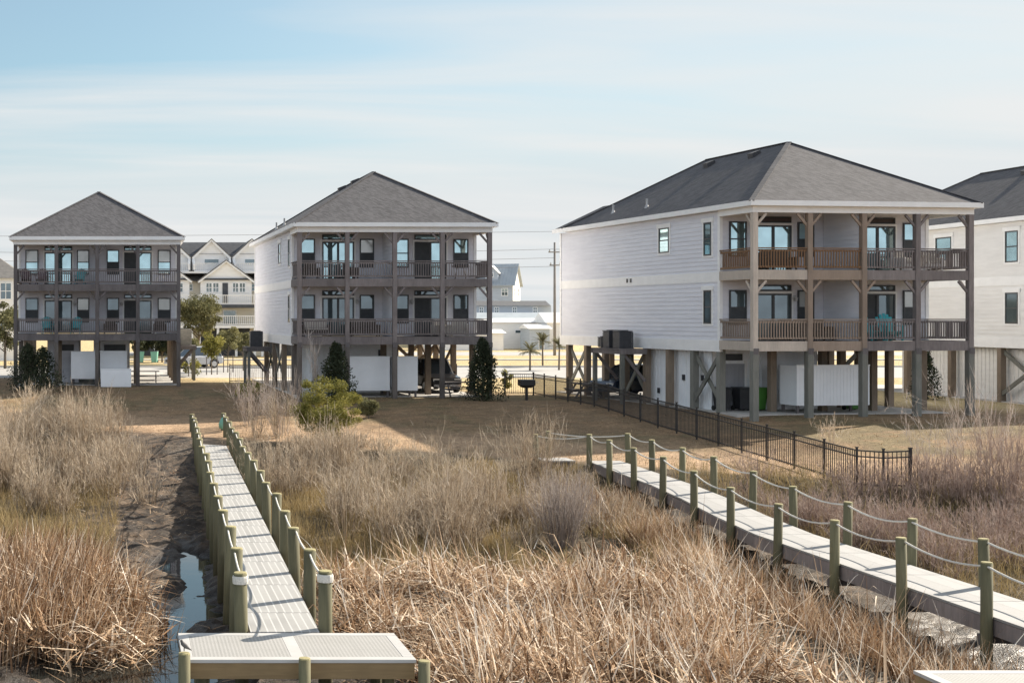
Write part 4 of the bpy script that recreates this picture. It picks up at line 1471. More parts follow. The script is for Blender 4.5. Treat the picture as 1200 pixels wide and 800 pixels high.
porch_seat('dark woven bench with cushions at the left end of the second house, lower porch', H2, -3.9, 1.5, Z1, 0, 1.3, 'wicker', 'cushion', 'bench')
porch_seat('dark woven bench in the second bay of the second house, lower porch', H2, -1.3, 1.5, Z1, 0, 1.4, 'wicker', 'wicker', 'bench')
porch_seat('pale armchair with cream cushions by the right-hand post, second house, lower porch', H2, 2.75, 0.9, Z1, R(25), 0.8, 'cushion', 'cushion')
porch_seat('pale armchair with cream cushions at the right end of the second house, lower porch', H2, 3.7, 1.1, Z1, R(-25), 0.8, 'cushion', 'cushion')
bistro_table('dark round table at the right end of the second house, upper porch', H2, 3.8, 1.1, Z2, 'wicker', 0.5)
porch_seat('pale chair at the right end of the biggest house, upper porch, beside a table', H3, 4.2, 1.3, Z2, R(-20), 0.62, 'white_plastic', 'cushion')
porch_seat('pale chair right of the second post from right, biggest house, upper porch', H3, 2.95, 1.4, Z2, R(20), 0.62, 'white_plastic', 'cushion')
bistro_table('white round table between pale chairs, biggest house, upper porch', H3, 3.6, 1.0, Z2, 'white_plastic', 0.45)
porch_seat('dark woven bench behind the third bay of the biggest house, lower porch', H3, -1.2, 1.7, Z1, 0, 1.5, 'wicker', 'wicker', 'bench')
porch_seat('dark woven bench before the left glass door of the biggest house, upper porch', H3, -3.0, 1.4, Z2, 0, 1.2, 'wicker', 'wicker', 'bench')


# ------------------------------------------------------------------ bins, picnic tables
def wheelie_bin(label, P, rz, mat, lid=None):
    root = thing('wheeled_bin', label, 'bin', P, rz, 'wheeled bins')
    MB().add([(-0.23, -0.26, 0.06), (0.23, -0.26, 0.06), (0.23, 0.22, 0.06), (-0.23, 0.22, 0.06), (-0.30, -0.36, 1.0), (0.30, -0.36, 1.0), (0.30, 0.34, 1.0), (-0.30, 0.34, 1.0)],
             [(3, 2, 1, 0), (4, 5, 6, 7), (0, 1, 5, 4), (1, 2, 6, 5), (2, 3, 7, 6), (3, 0, 4, 7)]).build('body', mat, root, bevel=0.03)
    MB().box(-0.32, 0.32, -0.39, 0.36, 1.003, 1.06).box(-0.24, 0.24, 0.36, 0.42, 0.96, 1.04).build('lid', lid or mat, root, bevel=0.02)
    for x in (-0.27, 0.27):
        MB().cyl((x - 0.03, 0.24, 0.11), (x + 0.03, 0.24, 0.11), 0.11, 0.11, 14).build('wheel', 'rubber', root)
    return root


wheelie_bin('bright green bin under the biggest house, beside the grey door', xy(H3, -2.8, 3.2, 0.05), H3.rotation_euler.z + R(10), 'green_bin')
wheelie_bin('dark bin beside the bright green one under the biggest house', xy(H3, -3.42, 3.42, 0.05), H3.rotation_euler.z, 'dark_bin')
wheelie_bin('bright green bin just right of the long white stall, biggest house', xy(H3, 1.75, 3.0, 0.05), H3.rotation_euler.z, 'green_bin')
wheelie_bin('dark bin at the left corner of the storage room, biggest house', xy(H3, -4.35, 3.45, 0.05), H3.rotation_euler.z, 'dark_bin')
wheelie_bin('mint bin by the street, left one of two beyond the picnic table', at(164, 425, 112), 0.3, 'mint_bin', 'dark_bin')
wheelie_bin('mint bin by the street, right one of two beyond the picnic table', at(181, 425, 112), -0.2, 'mint_bin', 'dark_bin')


def picnic_table(label, P, rz, mat='wood_dark'):
    root = thing('picnic_table', label, 'picnic table', P, rz, 'picnic tables')
    m = MB()
    for i in range(5):
        y = -0.34 + i * 0.145
        m.box(-0.92, 0.92, y, y + 0.135, 0.72, 0.76)
    m.build('tabletop', mat, root)
    for s in (-1, 1):
        MB().box(-0.92, 0.92, s * 0.72 - 0.13, s * 0.72 + 0.13, 0.42, 0.46).build('bench', mat, root)
    for x in (-0.7, 0.7):
        for s in (-1, 1):
            MB().bar((x, s * 0.68, 0.0), (x, s * 0.22, 0.72), 0.05, 0.09).build('leg', mat, root)
        MB().box(x - 0.03, x + 0.03, -0.82, 0.82, 0.33, 0.415).build('cross_bar', mat, root)
    return root


picnic_table('dark picnic table on the bright slab under the leftmost house', xy(H1, 3.0, 3.4, 0.05), 0)
picnic_table('grey picnic table behind the fence at the rear corner of the biggest house', xy(H3, -HW - 0.6, 14.0, 0.0), H3.rotation_euler.z + R(80), 'wood')
picnic_table('dark picnic table under the right half of the second house', xy(H2, 3.75, 1.2, 0.05), R(5))


# ------------------------------------------------------------------ cars
def loft(mb, secs):
    """closed surface through cross-sections of equal point count"""
    o = len(mb.v)
    k = len(secs[0])
    for s in secs:
        mb.v += [tuple(p) for p in s]
    for i in range(len(secs) - 1):
        for j in range(k):
            a, b = o + i * k + j, o + i * k + (j + 1) % k
            mb.f.append((a, b, b + k, a + k))
    mb.f.append(tuple(o + j for j in range(k - 1, -1, -1)))
    mb.f.append(tuple(o + (len(secs) - 1) * k + j for j in range(k)))


def car(name, label, P, rz, mat, L=4.7, W_=1.85, H_=1.75, pickup=False):
    root = thing(name, label, 'pickup' if pickup else 'car', P, rz, 'parked cars')
    hl, hw = L / 2, W_ / 2
    # lower body: sections along x (front at +x)
    body = MB()
    xs = [(-hl, 0.55, 0.92, 0.86), (-hl + 0.15, 0.36, 1.02, 0.95), (-hl * 0.5, 0.30, 1.05, 1.0), (0, 0.30, 1.04, 1.0), (hl * 0.42, 0.30, 1.02, 1.0), (hl * 0.62, 0.32, 0.98, 0.97), (hl - 0.2, 0.36, 0.88, 0.92), (hl, 0.5, 0.74, 0.82)]
    loft(body, [[(x, -hw * w, z0 + 0.1), (x, -hw * w * 0.94, z0), (x, hw * w * 0.94, z0), (x, hw * w, z0 + 0.1), (x, hw * w, z1 - 0.12), (x, hw * w * 0.93, z1), (x, -hw * w * 0.93, z1), (x, -hw * w, z1 - 0.12)] for x, z0, z1, w in xs])
    bo = body.build('body', mat, root, smooth=False, bevel=0.02)
    cab = MB()
    if pickup:
        cx = [(-0.55, 1.03, 0.93), (-0.40, H_, 0.76), (0.55, H_, 0.76), (1.15, 1.02, 0.92)]
    else:
        cx = [(-hl + 0.18, 1.02, 0.93), (-hl + 0.55, H_ - 0.03, 0.76), (0.25, H_, 0.78), (1.05, 1.02, 0.92)]
    # greenhouse as trapezoid: bottom ring and top ring
    b0, b1, t0, t1 = cx[0][0], cx[3][0], cx[1][0], cx[2][0]
    hb, ht = hw * 0.92, hw * 0.76
    zb, zt = 1.0, H_ - 0.06
    p = [(b0, -hb, zb), (b1, -hb, zb), (b1, hb, zb), (b0, hb, zb), (t0, -ht, zt), (t1, -ht, zt), (t1, ht, zt), (t0, ht, zt)]
    cab.add(p, [(3, 2, 1, 0), (4, 5, 6, 7), (0, 1, 5, 4), (1, 2, 6, 5), (2, 3, 7, 6), (3, 0, 4, 7)])
    cab.build('cabin', 'car_glass', root)
    rf_ = MB().add([(t0 - 0.05, -ht - 0.02, zt), (t1 + 0.05, -ht - 0.02, zt), (t1 + 0.05, ht + 0.02, zt), (t0 - 0.05, ht + 0.02, zt), (t0 + 0.1, -ht + 0.12, zt + 0.07), (t1 - 0.1, -ht + 0.12, zt + 0.07), (t1 - 0.1, ht - 0.12, zt + 0.07), (t0 + 0.1, ht - 0.12, zt + 0.07)],
                   [(3, 2, 1, 0), (4, 5, 6, 7), (0, 1, 5, 4), (1, 2, 6, 5), (2, 3, 7, 6), (3, 0, 4, 7)])
    rf_.build('roof', mat, root, bevel=0.02)
    pm = MB()
    for s in (-1, 1):
        for (a, b) in ((b0, t0), (b1, t1), ((b0 + b1) / 2 - 0.1, (t0 + t1) / 2 - 0.1)):
            pm.bar((a, s * (hb + 0.004), zb - 0.01), (b, s * (ht + 0.004), zt + 0.01), 0.09, 0.05)
    pm.build('pillar_frame', mat, root)
    for x in (-hl * 0.60, hl * 0.62):
        for s in (-1, 1):
            ty = MB().cyl((x, s * (hw - 0.20), 0.36), (x, s * (hw + 0.015), 0.36), 0.36, 0.36, 22).build('tyre', 'rubber', root)
            ri = MB().cyl((x, s * (hw + 0.016), 0.36), (x, s * (hw + 0.03), 0.36), 0.23, 0.20, 16)
            ri.build('rim', 'chrome', ty)
            ar = MB()
            for k in range(10):
                a0, a1 = math.pi * k / 10, math.pi * (k + 1) / 10
                ar.bar((x + 0.42 * math.cos(a0), s * (hw - 0.01), 0.36 + 0.42 * math.sin(a0)), (x + 0.42 * math.cos(a1), s * (hw - 0.01), 0.36 + 0.42 * math.sin(a1)), 0.05, 0.07)
            ar.build('wheel_arch', 'rubber', root)
    for s in (-1, 1):
        MB().box(hl - 0.16, hl - 0.012, s * hw * 0.62 - 0.2, s * hw * 0.62 + 0.2, 0.66, 0.80).build('headlight', 'lamp_clear', root)
        MB().box(-hl - 0.004, -hl + 0.1, s * hw * 0.72 - 0.08, s * hw * 0.72 + 0.08, 0.70, 0.98).build('tail_light', 'lamp_red', root)
        MB().box(b1 - 0.45, b1 - 0.25, s * (hw + 0.07) - 0.08, s * (hw + 0.07) + 0.08, 1.02, 1.16).build('mirror', mat, root)
    MB().box(hl - 0.06, hl + 0.012, -hw * 0.5, hw * 0.5, 0.52, 0.72).build('grille', 'black_metal', root)
    MB().box(hl - 0.05, hl + 0.03, -hw * 0.80, hw * 0.80, 0.36, 0.50).build('bumper', 'chrome' if pickup else mat, root)
    MB().box(-hl - 0.03, -hl + 0.05, -hw * 0.80, hw * 0.80, 0.42, 0.58).build('bumper', 'chrome' if pickup else mat, root)
    return root


car('parked_car', 'silver suv parked by the street between the two left houses', at(227, 431, 107) * 1.0, R(205), 'car_silver', 4.8, 1.9, 1.8)
car('pickup_truck', 'black pickup with bright bumper under the second house', xy(H2, 3.55, 6.2, 0.05), R(-84), 'car_black', 5.4, 1.95, 1.85, True)
car('parked_car', 'dark car behind the stilts at the rear left of the biggest house', xy(H3, -3.3, 13.6, 0.05), R(-150), 'car_navy', 4.6, 1.85, 1.7)
car('parked_car', 'black car under the right rear of the biggest house, behind the long stall', xy(H3, 3.3, 13.0, 0.05), R(95), 'car_black', 4.6, 1.85, 1.6)

# ------------------------------------------------------------------ utility poles and wires
def utility_pole(label, P, H_):
    root = thing('utility_pole', label, 'utility pole', P, 0, 'utility poles along the road')
    MB().lathe((0, 0, -0.5), [(0.17, 0), (0.15, H_ * 0.5), (0.11, H_ + 0.5)], 10).build('pole', 'pole', root, smooth=True)
    for i, (z, w) in enumerate(((H_ - 1.15, 1.5), (H_ - 2.6, 1.25))):
        a = MB().box(-w / 2, w / 2, -0.25, -0.14, z, z + 0.12).build('crossarm', 'pole', root)
        for x in (-w / 2 + 0.12, w / 2 - 0.12):
            MB().lathe((x, -0.195, z + 0.12), [(0.05, 0), (0.09, 0.06), (0.05, 0.13), (0.08, 0.17), (0.03, 0.25)], 8).build('insulator', 'galv', a)
    return root


DP = 142.0
pz = at(650, 284, DP)
utility_pole('tall brown utility pole between the second and the biggest house', (pz.x, DP, 0), pz.z)
M['wire'] = simple('grey_wire', (0.16, 0.16, 0.17), (0.20, 0.20, 0.21), 2, 0.6)


def wire(label, pts, r=0.022):
    o = MB().path([p - pts[0] for p in pts], r, 5).build('power_line', 'wire')
    o.location = pts[0]
    tag(o, label, 'power line', 'power lines across the sky')


def sagged(a, b, sag, n=16):
    return [a.lerp(b, i / n) - Vector((0, 0, sag * 4 * (i / n) * (1 - i / n))) for i in range(n + 1)]


wz = [at(650, y, DP).z for y in (292, 302, 312)]
names = ['upper wire running left from the utility pole towards the leftmost house', 'second wire running left from the utility pole', 'third wire running left from the utility pole']
for i, (zx, dy) in enumerate(((wz[0], -0.2), (wz[1], 0.3), (wz[2], 0.1))):
    wire(names[i], sagged(Vector((pz.x, DP + dy, zx)), Vector((-60, DP + dy, zx + 1.1)), 1.0))
wire('topmost thin wire above the others, crossing behind the houses', sagged(Vector((-60, 175, at(0, 276, 175).z)), Vector((130, 175, at(640, 258, 175).z)), 0.8), 0.024)
wire('wire from the utility pole behind the biggest house', sagged(Vector((pz.x, DP, wz[0])), Vector((130, DP, wz[0] + 0.8)), 1.0))


# ------------------------------------------------------------------ buildings beyond the street
def bg_window(root, fr, u0, u1, z0, z1, grid=True):
    f = MB().fbox(fr, u0 - 0.1, u1 + 0.1, 0.0, 0.05, z0 - 0.1, z0).fbox(fr, u0 - 0.1, u1 + 0.1, 0.0, 0.05, z1, z1 + 0.1)
    f.fbox(fr, u0 - 0.1, u0, 0.0, 0.05, z0, z1).fbox(fr, u1, u1 + 0.1, 0.0, 0.05, z0, z1)
    if grid:
        um, zm = (u0 + u1) / 2, (z0 + z1) / 2
        f.fbox(fr, um - 0.035, um + 0.035, 0.0, 0.045, z0, z1).fbox(fr, u0, um - 0.036, 0.0, 0.043, zm - 0.035, zm + 0.035).fbox(fr, um + 0.036, u1, 0.0, 0.043, zm - 0.035, zm + 0.035)
    o = f.build('window', 'trim', root)
    MB().fbox(fr, u0, u1, 0.0, 0.025, z0, z1).build('pane', 'glass_dim', o)


def bg_rail(root, fr, u0, u1, n0, z, h=1.0, mat='bg_white'):
    m = MB().fbox(fr, u0, u1, n0, n0 + 0.08, z + h - 0.08, z + h).fbox(fr, u0, u1, n0, n0 + 0.08, z + 0.08, z + 0.16)
    k = max(2, int((u1 - u0) / 0.22))
    for i in range(k + 1):
        u = u0 + (u1 - u0 - 0.06) * i / k
        m.fbox(fr, u, u + 0.06, n0 + 0.01, n0 + 0.07, z + 0.16, z + h - 0.08)
    return m.build('balcony_rail', mat, root)


DA = 140.0
SA = DA / F
ax = lambda px_: (px_ - PX) * SA
az_ = lambda py_: ZC - (py_ - PY) * SA
apt = thing('apartment_building', 'tall pale terrace with dark roof, white dormers and balconies between the two left houses', 'building', (ax(255), DA, 0))
X0 = ax(255)
fa_ = (Vector((0, 0, 0)), XV, Vector((0, -1, 0)))
w0, w1 = ax(196) - X0, ax(352) - X0
MB().box(w0, w1, 2.6, 13.0, 0.0, az_(318)).build('wall', 'bg_white', apt)
rzb, rzt = az_(320), az_(279)
rf = MB()
rf.add([(w0 - 0.3, 2.2, rzb), (w1 + 0.3, 2.2, rzb), (w1 + 0.3, 13.6, rzb), (w0 - 0.3, 13.6, rzb), (w0 - 0.3, 7.9, rzt), (w1 + 0.3, 7.9, rzt)],
       [(0, 1, 5, 4), (2, 3, 4, 5), (0, 4, 3), (1, 2, 5), (3, 2, 1, 0)])
rf.build('roof', 'bg_slate', apt)
for pc in (201, 249, 297, 345):                       # wall dormers with a loggia and white cheeks
    u = ax(pc) - X0
    hw_ = 1.95
    zb, zs, zp = az_(316), az_(299), az_(280.5)
    d = MB().prism([(u - hw_, zb), (u + hw_, zb), (u + hw_, zs), (u, zp), (u - hw_, zs)], fa_, -7.6, -1.9)
    do = d.build('dormer', 'bg_grey' if False else 'bg_white', apt)
    for s in (-1, 1):
        MB().prism([(u + s * (hw_ + 0.25), zs - 0.22), (u, zp + 0.10), (u, zp - 0.12), (u + s * (hw_ + 0.02), zs - 0.36)], fa_, -7.7, -1.55).build('gable_trim', 'trim', do)
        MB().prism([(u + s * (hw_ + 0.25), zs - 0.20), (u, zp + 0.12), (u, zp + 0.20), (u + s * (hw_ + 0.35), zs - 0.17)], fa_, -7.7, -1.5).build('dormer_roof', 'bg_roof', do)
        MB().add([(u + s * hw_, 1.9, zb), (u + s * (hw_ + 0.25), 1.9, zb), (u + s * (hw_ + 0.25), 1.9, zs - 0.2), (u + s * hw_, 1.9, zs), (u + s * (hw_ - 0.12), 0.6, zb), (u + s * (hw_ + 0.1), 0.6, zb), (u + s * (hw_ + 0.1), 0.6, zs - 1.0), (u + s * (hw_ - 0.12), 0.6, zs - 0.9)],
                 [(0, 1, 2, 3), (4, 5, 6, 7), (0, 1, 5, 4), (1, 2, 6, 5), (2, 3, 7, 6), (3, 0, 4, 7)]).build('cheek_wall', 'bg_white', do)
    fr2 = (Vector((0, 1.9, 0)), XV, Vector((0, -1, 0)))
    bg_window(do, fr2, u - 0.75, u + 0.8, az_(308.5), az_(303), False)
    bg_rail(apt, fa_, u - hw_, u + hw_, -0.75, az_(318.5), 1.0)
MB().box(w0, w1, 0.4, 2.6, az_(320), az_(317.6)).build('balcony_slab', 'bg_white', apt)
for pc in (265, 192, 338):                            # projecting gabled bays below
    u = ax(pc) - X0
    hw_ = 3.1
    zp, zs = az_(305.5), az_(328)
    zf3, zf2 = az_(357), az_(381)
    g = MB().prism([(u - hw_ + 0.3, zf3 - 0.1), (u + hw_ - 0.3, zf3 - 0.1), (u + hw_ - 0.3, zs), (u, zp - 0.15), (u - hw_ + 0.3, zs)], fa_, -2.59, -0.0)
    go = g.build('gabled_bay', 'bg_white', apt)
    for s in (-1, 1):
        MB().prism([(u + s * hw_, zs - 0.18), (u, zp), (u, zp - 0.14), (u + s * (hw_ - 0.1), zs - 0.34)], fa_, -2.6, 0.35).build('gable_trim', 'trim', go)
        MB().prism([(u + s * (hw_ + 0.1), zs - 0.12), (u, zp + 0.12), (u, zp + 0.02), (u + s * hw_, zs - 0.17)], fa_, -4.0, 0.37).build('bay_roof', 'bg_roof', go)
    MB().fbox(fa_, u - hw_ + 0.45, u + hw_ - 0.45, 0.01, 0.25, az_(328.2), az_(326)).build('awning_strip', 'bg_slate', go)
    for a, b in ((-2.15, -1.6), (-1.4, -0.85), (0.75, 1.3), (1.5, 2.05)):
        bg_window(go, fa_, u + a, u + b, az_(342), az_(332))
    MB().fbox(fa_, u - 0.4, u + 0.2, 0.0, 0.06, zf3 + 0.15, az_(331.5)).build('door', 'bg_slate', go)
    MB().box(u - hw_ - 0.2, u + hw_ + 0.2, -1.6, 0.0, zf3 - 0.35, zf3).build('balcony_slab', 'bg_slate', apt)
    bg_rail(apt, fa_, u - hw_, u + hw_, 1.5, zf3, 1.05)
    MB().box(u - hw_ - 0.2, u + hw_ + 0.2, -1.6, 2.59, zf2 - 0.3, zf2).build('balcony_slab', 'bg_white', apt)
    MB().box(u - hw_, u + hw_, 0.8, 2.59, zf2, zf3 - 0.36).build('bay_wall', 'bg_beige', apt)
    bg_window(apt, (Vector((0, 0.8, 0)), XV, Vector((0, -1, 0))), u - 0.2, u + 1.1, zf2 + 0.1, az_(364), False)
    bg_rail(apt, fa_, u - hw_, u + hw_, 1.5, zf2, 1.05)
    for s in (-1, -0.33, 0.33, 1):
        MB().box(u + s * (hw_ - 0.1) - 0.13, u + s * (hw_ - 0.1) + 0.13, -1.5, -1.24, 0, zf2 - 0.3).build('column', 'bg_white', apt)
    MB().box(u - hw_ + 0.4, u + hw_ - 0.4, 1.2, 2.59, 0.0, zf2 - 0.31).build('garage_door', 'bg_slate', apt)
for pc in (222, 296):
    u = ax(pc) - X0
    bp_ = MB().box(u - 1.6, u + 1.6, 1.3, 2.59, 0.0, az_(329)).build('link_wall', 'bg_beige', apt)
    bg_window(bp_, (Vector((0, 1.3, 0)), XV, Vector((0, -1, 0))), u - 0.35, u + 0.35, az_(340), az_(333))
    MB().add([(u - 2.0, 0.9, az_(329)), (u + 2.0, 0.9, az_(329)), (u + 2.0, 2.58, az_(320.3)), (u - 2.0, 2.58, az_(320.3)), (u - 2.0, 2.58, az_(329)), (u + 2.0, 2.58, az_(329))],
             [(0, 1, 2, 3), (0, 4, 5, 1), (3, 2, 5, 4), (0, 3, 4), (1, 5, 2)]).build('link_roof', 'bg_roof', apt)

# hipped building at the left edge
DL = 125.0
lx = (8 - PX) * DL / F
lb_ = thing('hipped_building', 'low pale building with tan grey hipped roof at the left edge of the picture', 'building', (lx - 6, DL, 0))
MB().box(-9, 7.6, 0, 10, 0, ZC - (326 - PY) * DL / F).build('wall', 'bg_white', lb_)
zb_, zt_ = ZC - (326 - PY) * DL / F, ZC - (297 - PY) * DL / F
MB().add([(-9.4, -0.4, zb_), (8.0, -0.4, zb_), (8.0, 10.4, zb_), (-9.4, 10.4, zb_), (-5, 5, zt_), (4.5, 5, zt_)], [(0, 1, 5, 4), (1, 2, 5), (2, 3, 4, 5), (3, 0, 4), (3, 2, 1, 0)]).build('roof', 'bg_roof', lb_)
fr = (Vector((0, 0, 0)), XV, Vector((0, -1, 0)))
for u in (-6, -3, 0, 2.8, 5.4):
    bg_window(lb_, fr, u, u + 1.0, zb_ - 2.0, zb_ - 0.5)
    bg_window(lb_, fr, u, u + 1.0, zb_ - 5.0, zb_ - 3.5)

# grey gabled house far off, turned to show its pale gable end
DG = 200.0
gx = lambda p: (p - PX) * DG / F
gzz = lambda p: ZC - (p - PY) * DG / F
gh = thing('gabled_house', 'distant blue grey house with metal gable roof and small dormer beside the second house', 'house', (gx(600.5), DG, 0), R(-26))
wL, dL = 8.5, 7.0
ze_, zp_ = gzz(331), gzz(308)
MB().box(-wL, 0, 0, dL, 0, ze_).build('wall', 'bg_grey', gh)
MB().prism([(0.0, 0.0), (dL, 0.0), (dL, ze_), (dL / 2, zp_ - 0.15), (0.0, ze_)], (Vector((0.02, 0, 0)), YV, XV), 0.0, 0.06).build('gable_wall', 'bg_white', gh)
rm = MB()
for s in (0, 1):
    y0, y1 = (-0.45, dL / 2) if s == 0 else (dL + 0.45, dL / 2)
    zl = ze_ - 0.45 * (zp_ - ze_) / (dL / 2)
    rm.add([(-wL - 0.3, y0, zl), (0.45, y0, zl), (0.45, y1, zp_), (-wL - 0.3, y1, zp_), (-wL - 0.3, y0, zl - 0.15), (0.45, y0, zl - 0.15), (0.45, y1, zp_ - 0.15), (-wL - 0.3, y1, zp_ - 0.15)],
           [(0, 1, 2, 3), (7, 6, 5, 4), (0, 4, 5, 1), (1, 5, 6, 2), (2, 6, 7, 3), (3, 7, 4, 0)])
    for k in range(18):
        x = -wL + k * 0.5
        rm.bar((x, y0, zl + 0.03), (x, y1, zp_ + 0.03), 0.05, 0.06)
rm.build('roof', 'metal_roof', gh)
fg = (Vector((0, 0, 0)), XV, Vector((0, -1, 0)))
for u in (-6.6, -4.0, -1.6):
    bg_window(gh, fg, u, u + 0.85, gzz(346), gzz(338))
fe = (Vector((0.08, 0, 0)), YV, XV)
for y in (1.2, 4.8):
    bg_window(gh, fe, y, y + 0.8, gzz(346), gzz(338))
dz0, dz1, dzp = ze_ + 0.1, gzz(318), gzz(311)
dmr = MB().prism([(-4.3, dz0), (-2.3, dz0), (-2.3, dz1), (-3.3, dzp), (-4.3, dz1)], (Vector((0, 0.5, 0)), XV, Vector((0, -1, 0))), -2.5, 0.0).build('dormer', 'bg_grey', gh)
bg_window(dmr, (Vector((0, 0.5, 0)), XV, Vector((0, -1, 0))), -3.55, -3.05, dz1 - 0.75, dz1 - 0.2, False)
for s in (-1, 1):
    MB().prism([(-3.3 + s * 1.25, dz1 - 0.2), (-3.3, dzp + 0.12), (-3.3, dzp), (-3.3 + s * 1.2, dz1 - 0.32)], (Vector((0, 0.5, 0)), XV, Vector((0, -1, 0))), -2.6, 0.25).build('dormer_roof', 'trim', dmr)

# long low block with a dark roof, then pale sheds nearer the road
D2 = 185.0
px2 = lambda p: (p - PX) * D2 / F
pz2 = lambda p: ZC - (p - PY) * D2 / F
lo = thing('low_building', 'long low blue grey building with dark roof strip below the distant gabled house', 'building', (px2(600), D2, 0))
c0 = px2(600)
MB().box(px2(500) - c0, px2(646) - c0, 0, 8, 0, pz2(358)).build('wall', 'bg_grey', lo)
MB().add([(px2(498) - c0, -0.6, pz2(358)), (px2(644) - c0, -0.6, pz2(358)), (px2(650) - c0, 8.6, pz2(358)), (px2(498) - c0, 8.6, pz2(358)), (px2(500) - c0, 4, pz2(352)), (px2(650) - c0, 4, pz2(352))],
         [(0, 1, 5, 4), (1, 2, 5), (2, 3, 4, 5), (3, 0, 4), (3, 2, 1, 0)]).build('roof', 'bg_slate', lo)
fr = (Vector((0, 0, 0)), XV, Vector((0, -1, 0)))
for p in (540, 562, 580, 601, 625):
    bg_window(lo, fr, px2(p) - c0, px2(p + 4) - c0, pz2(366), pz2(360.5))
D3 = 172.0
px3 = lambda p: (p - PX) * D3 / F
pz3 = lambda p: ZC - (p - PY) * D3 / F


def shed(label, xa, xb, ya, yb, depth, wall, roof, D, openings=()):
    X = lambda p: (p - PX) * D / F
    Z = lambda p: ZC - (p - PY) * D / F
    c = X((xa + xb) / 2)
    root = thing('shed', label, 'shed', (c, D, 0), 0, 'pale sheds across the road')
    a, b = X(xa) - c, X(xb) - c
    MB().box(a, b, 0, depth, 0, Z(yb)).build('wall', wall, root)
    MB().add([(a - 0.3, -0.4, Z(yb)), (b + 0.3, -0.4, Z(yb)), (b + 0.3, depth + 0.3, Z(yb)), (a - 0.3, depth + 0.3, Z(yb)), (a - 0.3, depth * 0.5, Z(ya)), (b + 0.3, depth * 0.5, Z(ya))],
             [(0, 1, 5, 4), (2, 3, 4, 5), (0, 4, 3), (1, 2, 5), (3, 2, 1, 0)]).build('roof', roof, root)
    fr = (Vector((0, 0, 0)), XV, Vector((0, -1, 0)))
    for p0, p1, q0, q1 in openings:
        bg_window(root, fr, X(p0) - c, X(p1) - c, Z(q1), Z(q0), False)
    return root


shed('wide white shed with a pale roof left of the utility pole', 520, 652, 366, 374, 7, 'bg_white', 'metal_roof', 178, [(580, 584, 380, 384), (606, 611, 377, 380)])
shed('pale flat fronted shed before the wide white one', 573, 640, 373, 377.5, 5, 'bg_white', 'bg_white', 172, [(604, 613, 387, 390)])
shed('small blue grey shed with a dark doorway left of the utility pole', 621, 644, 380, 385, 4, 'bg_grey', 'bg_white', 166, [(632, 637, 396, 409)])
shed('white shed with sloping roof right of the utility pole', 641, 668, 366, 378, 5, 'bg_white', 'trim', 168, [(656, 659, 386, 396)])
shed('low white shed at the left of the sheds across the road', 500, 590, 386, 390, 4, 'bg_white', 'bg_white', 164)

# ------------------------------------------------------------------ marsh plants
def scatter(n, x0, x1, y0, y1, keep):
    """random points in a rectangle kept with probability keep(x, y)"""
    X = rng.uniform(x0, x1, n)
    Y = rng.uniform(y0, y1, n)
    k = rng.random(n) < keep(X, Y)
    return X[k], Y[k]


def roots(X, Y, dz=-0.03):
    return np.stack([X, Y, gz(X, Y) + dz], 1)


def stuff(name, v, q, r, mat):
    o = npmesh(name, v, q, mat, {'rnd': ('FLOAT', r)})
    return kind(o, 'stuff')


def off_walks(X, Y):
    """zero on the boardwalks and platforms"""
    a = (X > 1.92 + 0.0268 * (Y - 21.4) - 0.25) & (X < 3.32 + 0.0262 * (Y - 21.4) + 0.25) & (Y > 14)
    xr = 15.05 + 0.81 * np.clip((Y - 31) / 13, 0, 2)
    b = (X > xr - 0.2) & (X < xr + 1.85) & (Y < 45.6)
    c = (X > 0.7) & (X < 4.75) & (Y < 21.5) | (X < 5.3) & (Y < 20.3)
    d = (X > 11.3) & (X < 17.2) & (Y < 18.95)
    e = (X > 13.0) & (X < 16.8) & (Y > 44.4) & (Y < 46.0)
    return (~(a | b | c | d | e)).astype(float)


def reeds(name, X, Y, hfun, lean_az, wid=(0.010, 0.024), kinkp=0.45, tint=0.0, upright=0.25):
    n = len(X)
    P = roots(X, Y)
    H = hfun(X, Y) * rng.lognormal(-0.05, 0.30, n)
    clump = fbm(X * 0.9 + 3, Y * 0.9, 3)
    az = lean_az + (vnoise(X * 0.7, Y * 0.7) - 0.5) * 5.0 + rng.normal(0, 1.3, n)
    th0 = np.abs(rng.normal(upright, 0.22, n)) + np.clip(clump - 0.5, 0, 1) * 1.2
    th1 = np.abs(rng.normal(0.22, 0.25, n))
    kink = np.where(rng.random(n) < kinkp, rng.uniform(0.6, 2.0, n), 0)
    kt = rng.uniform(0.2, 0.85, n)
    W = rng.uniform(*wid, n)
    r = np.clip(rng.beta(1.3, 1.5, n) + (clump - 0.5) * 0.8 + tint, 0, 1)
    return ribbons(P, H, az, th0, th1, W, 5, kink, kt, r)


# left reed bed
def edgeL(Y):
    return np.interp(Y, [20, 22.5, 24, 26, 28, 30, 31.5], [-1.6, 0.15, 0.6, 0.55, 0.15, -0.5, -1.2])


def clumped(nc, per, x0, x1, y0, y1, keep, spread=0.24):
    """stems growing in clumps: positions and a lean direction shared by each clump"""
    CX, CY = scatter(nc, x0, x1, y0, y1, keep)
    k = len(CX)
    m = rng.poisson(per, k)
    i = np.repeat(np.arange(k), m)
    s_ = spread * rng.uniform(0.5, 1.5, k)[i]
    X = CX[i] + rng.normal(0, 1, len(i)) * s_
    Y = CY[i] + rng.normal(0, 1, len(i)) * s_
    ok = off_walks(X, Y) > 0
    return X[ok], Y[ok], rng.uniform(0, 6.28, k)[i][ok], rng.random(k)[i][ok]


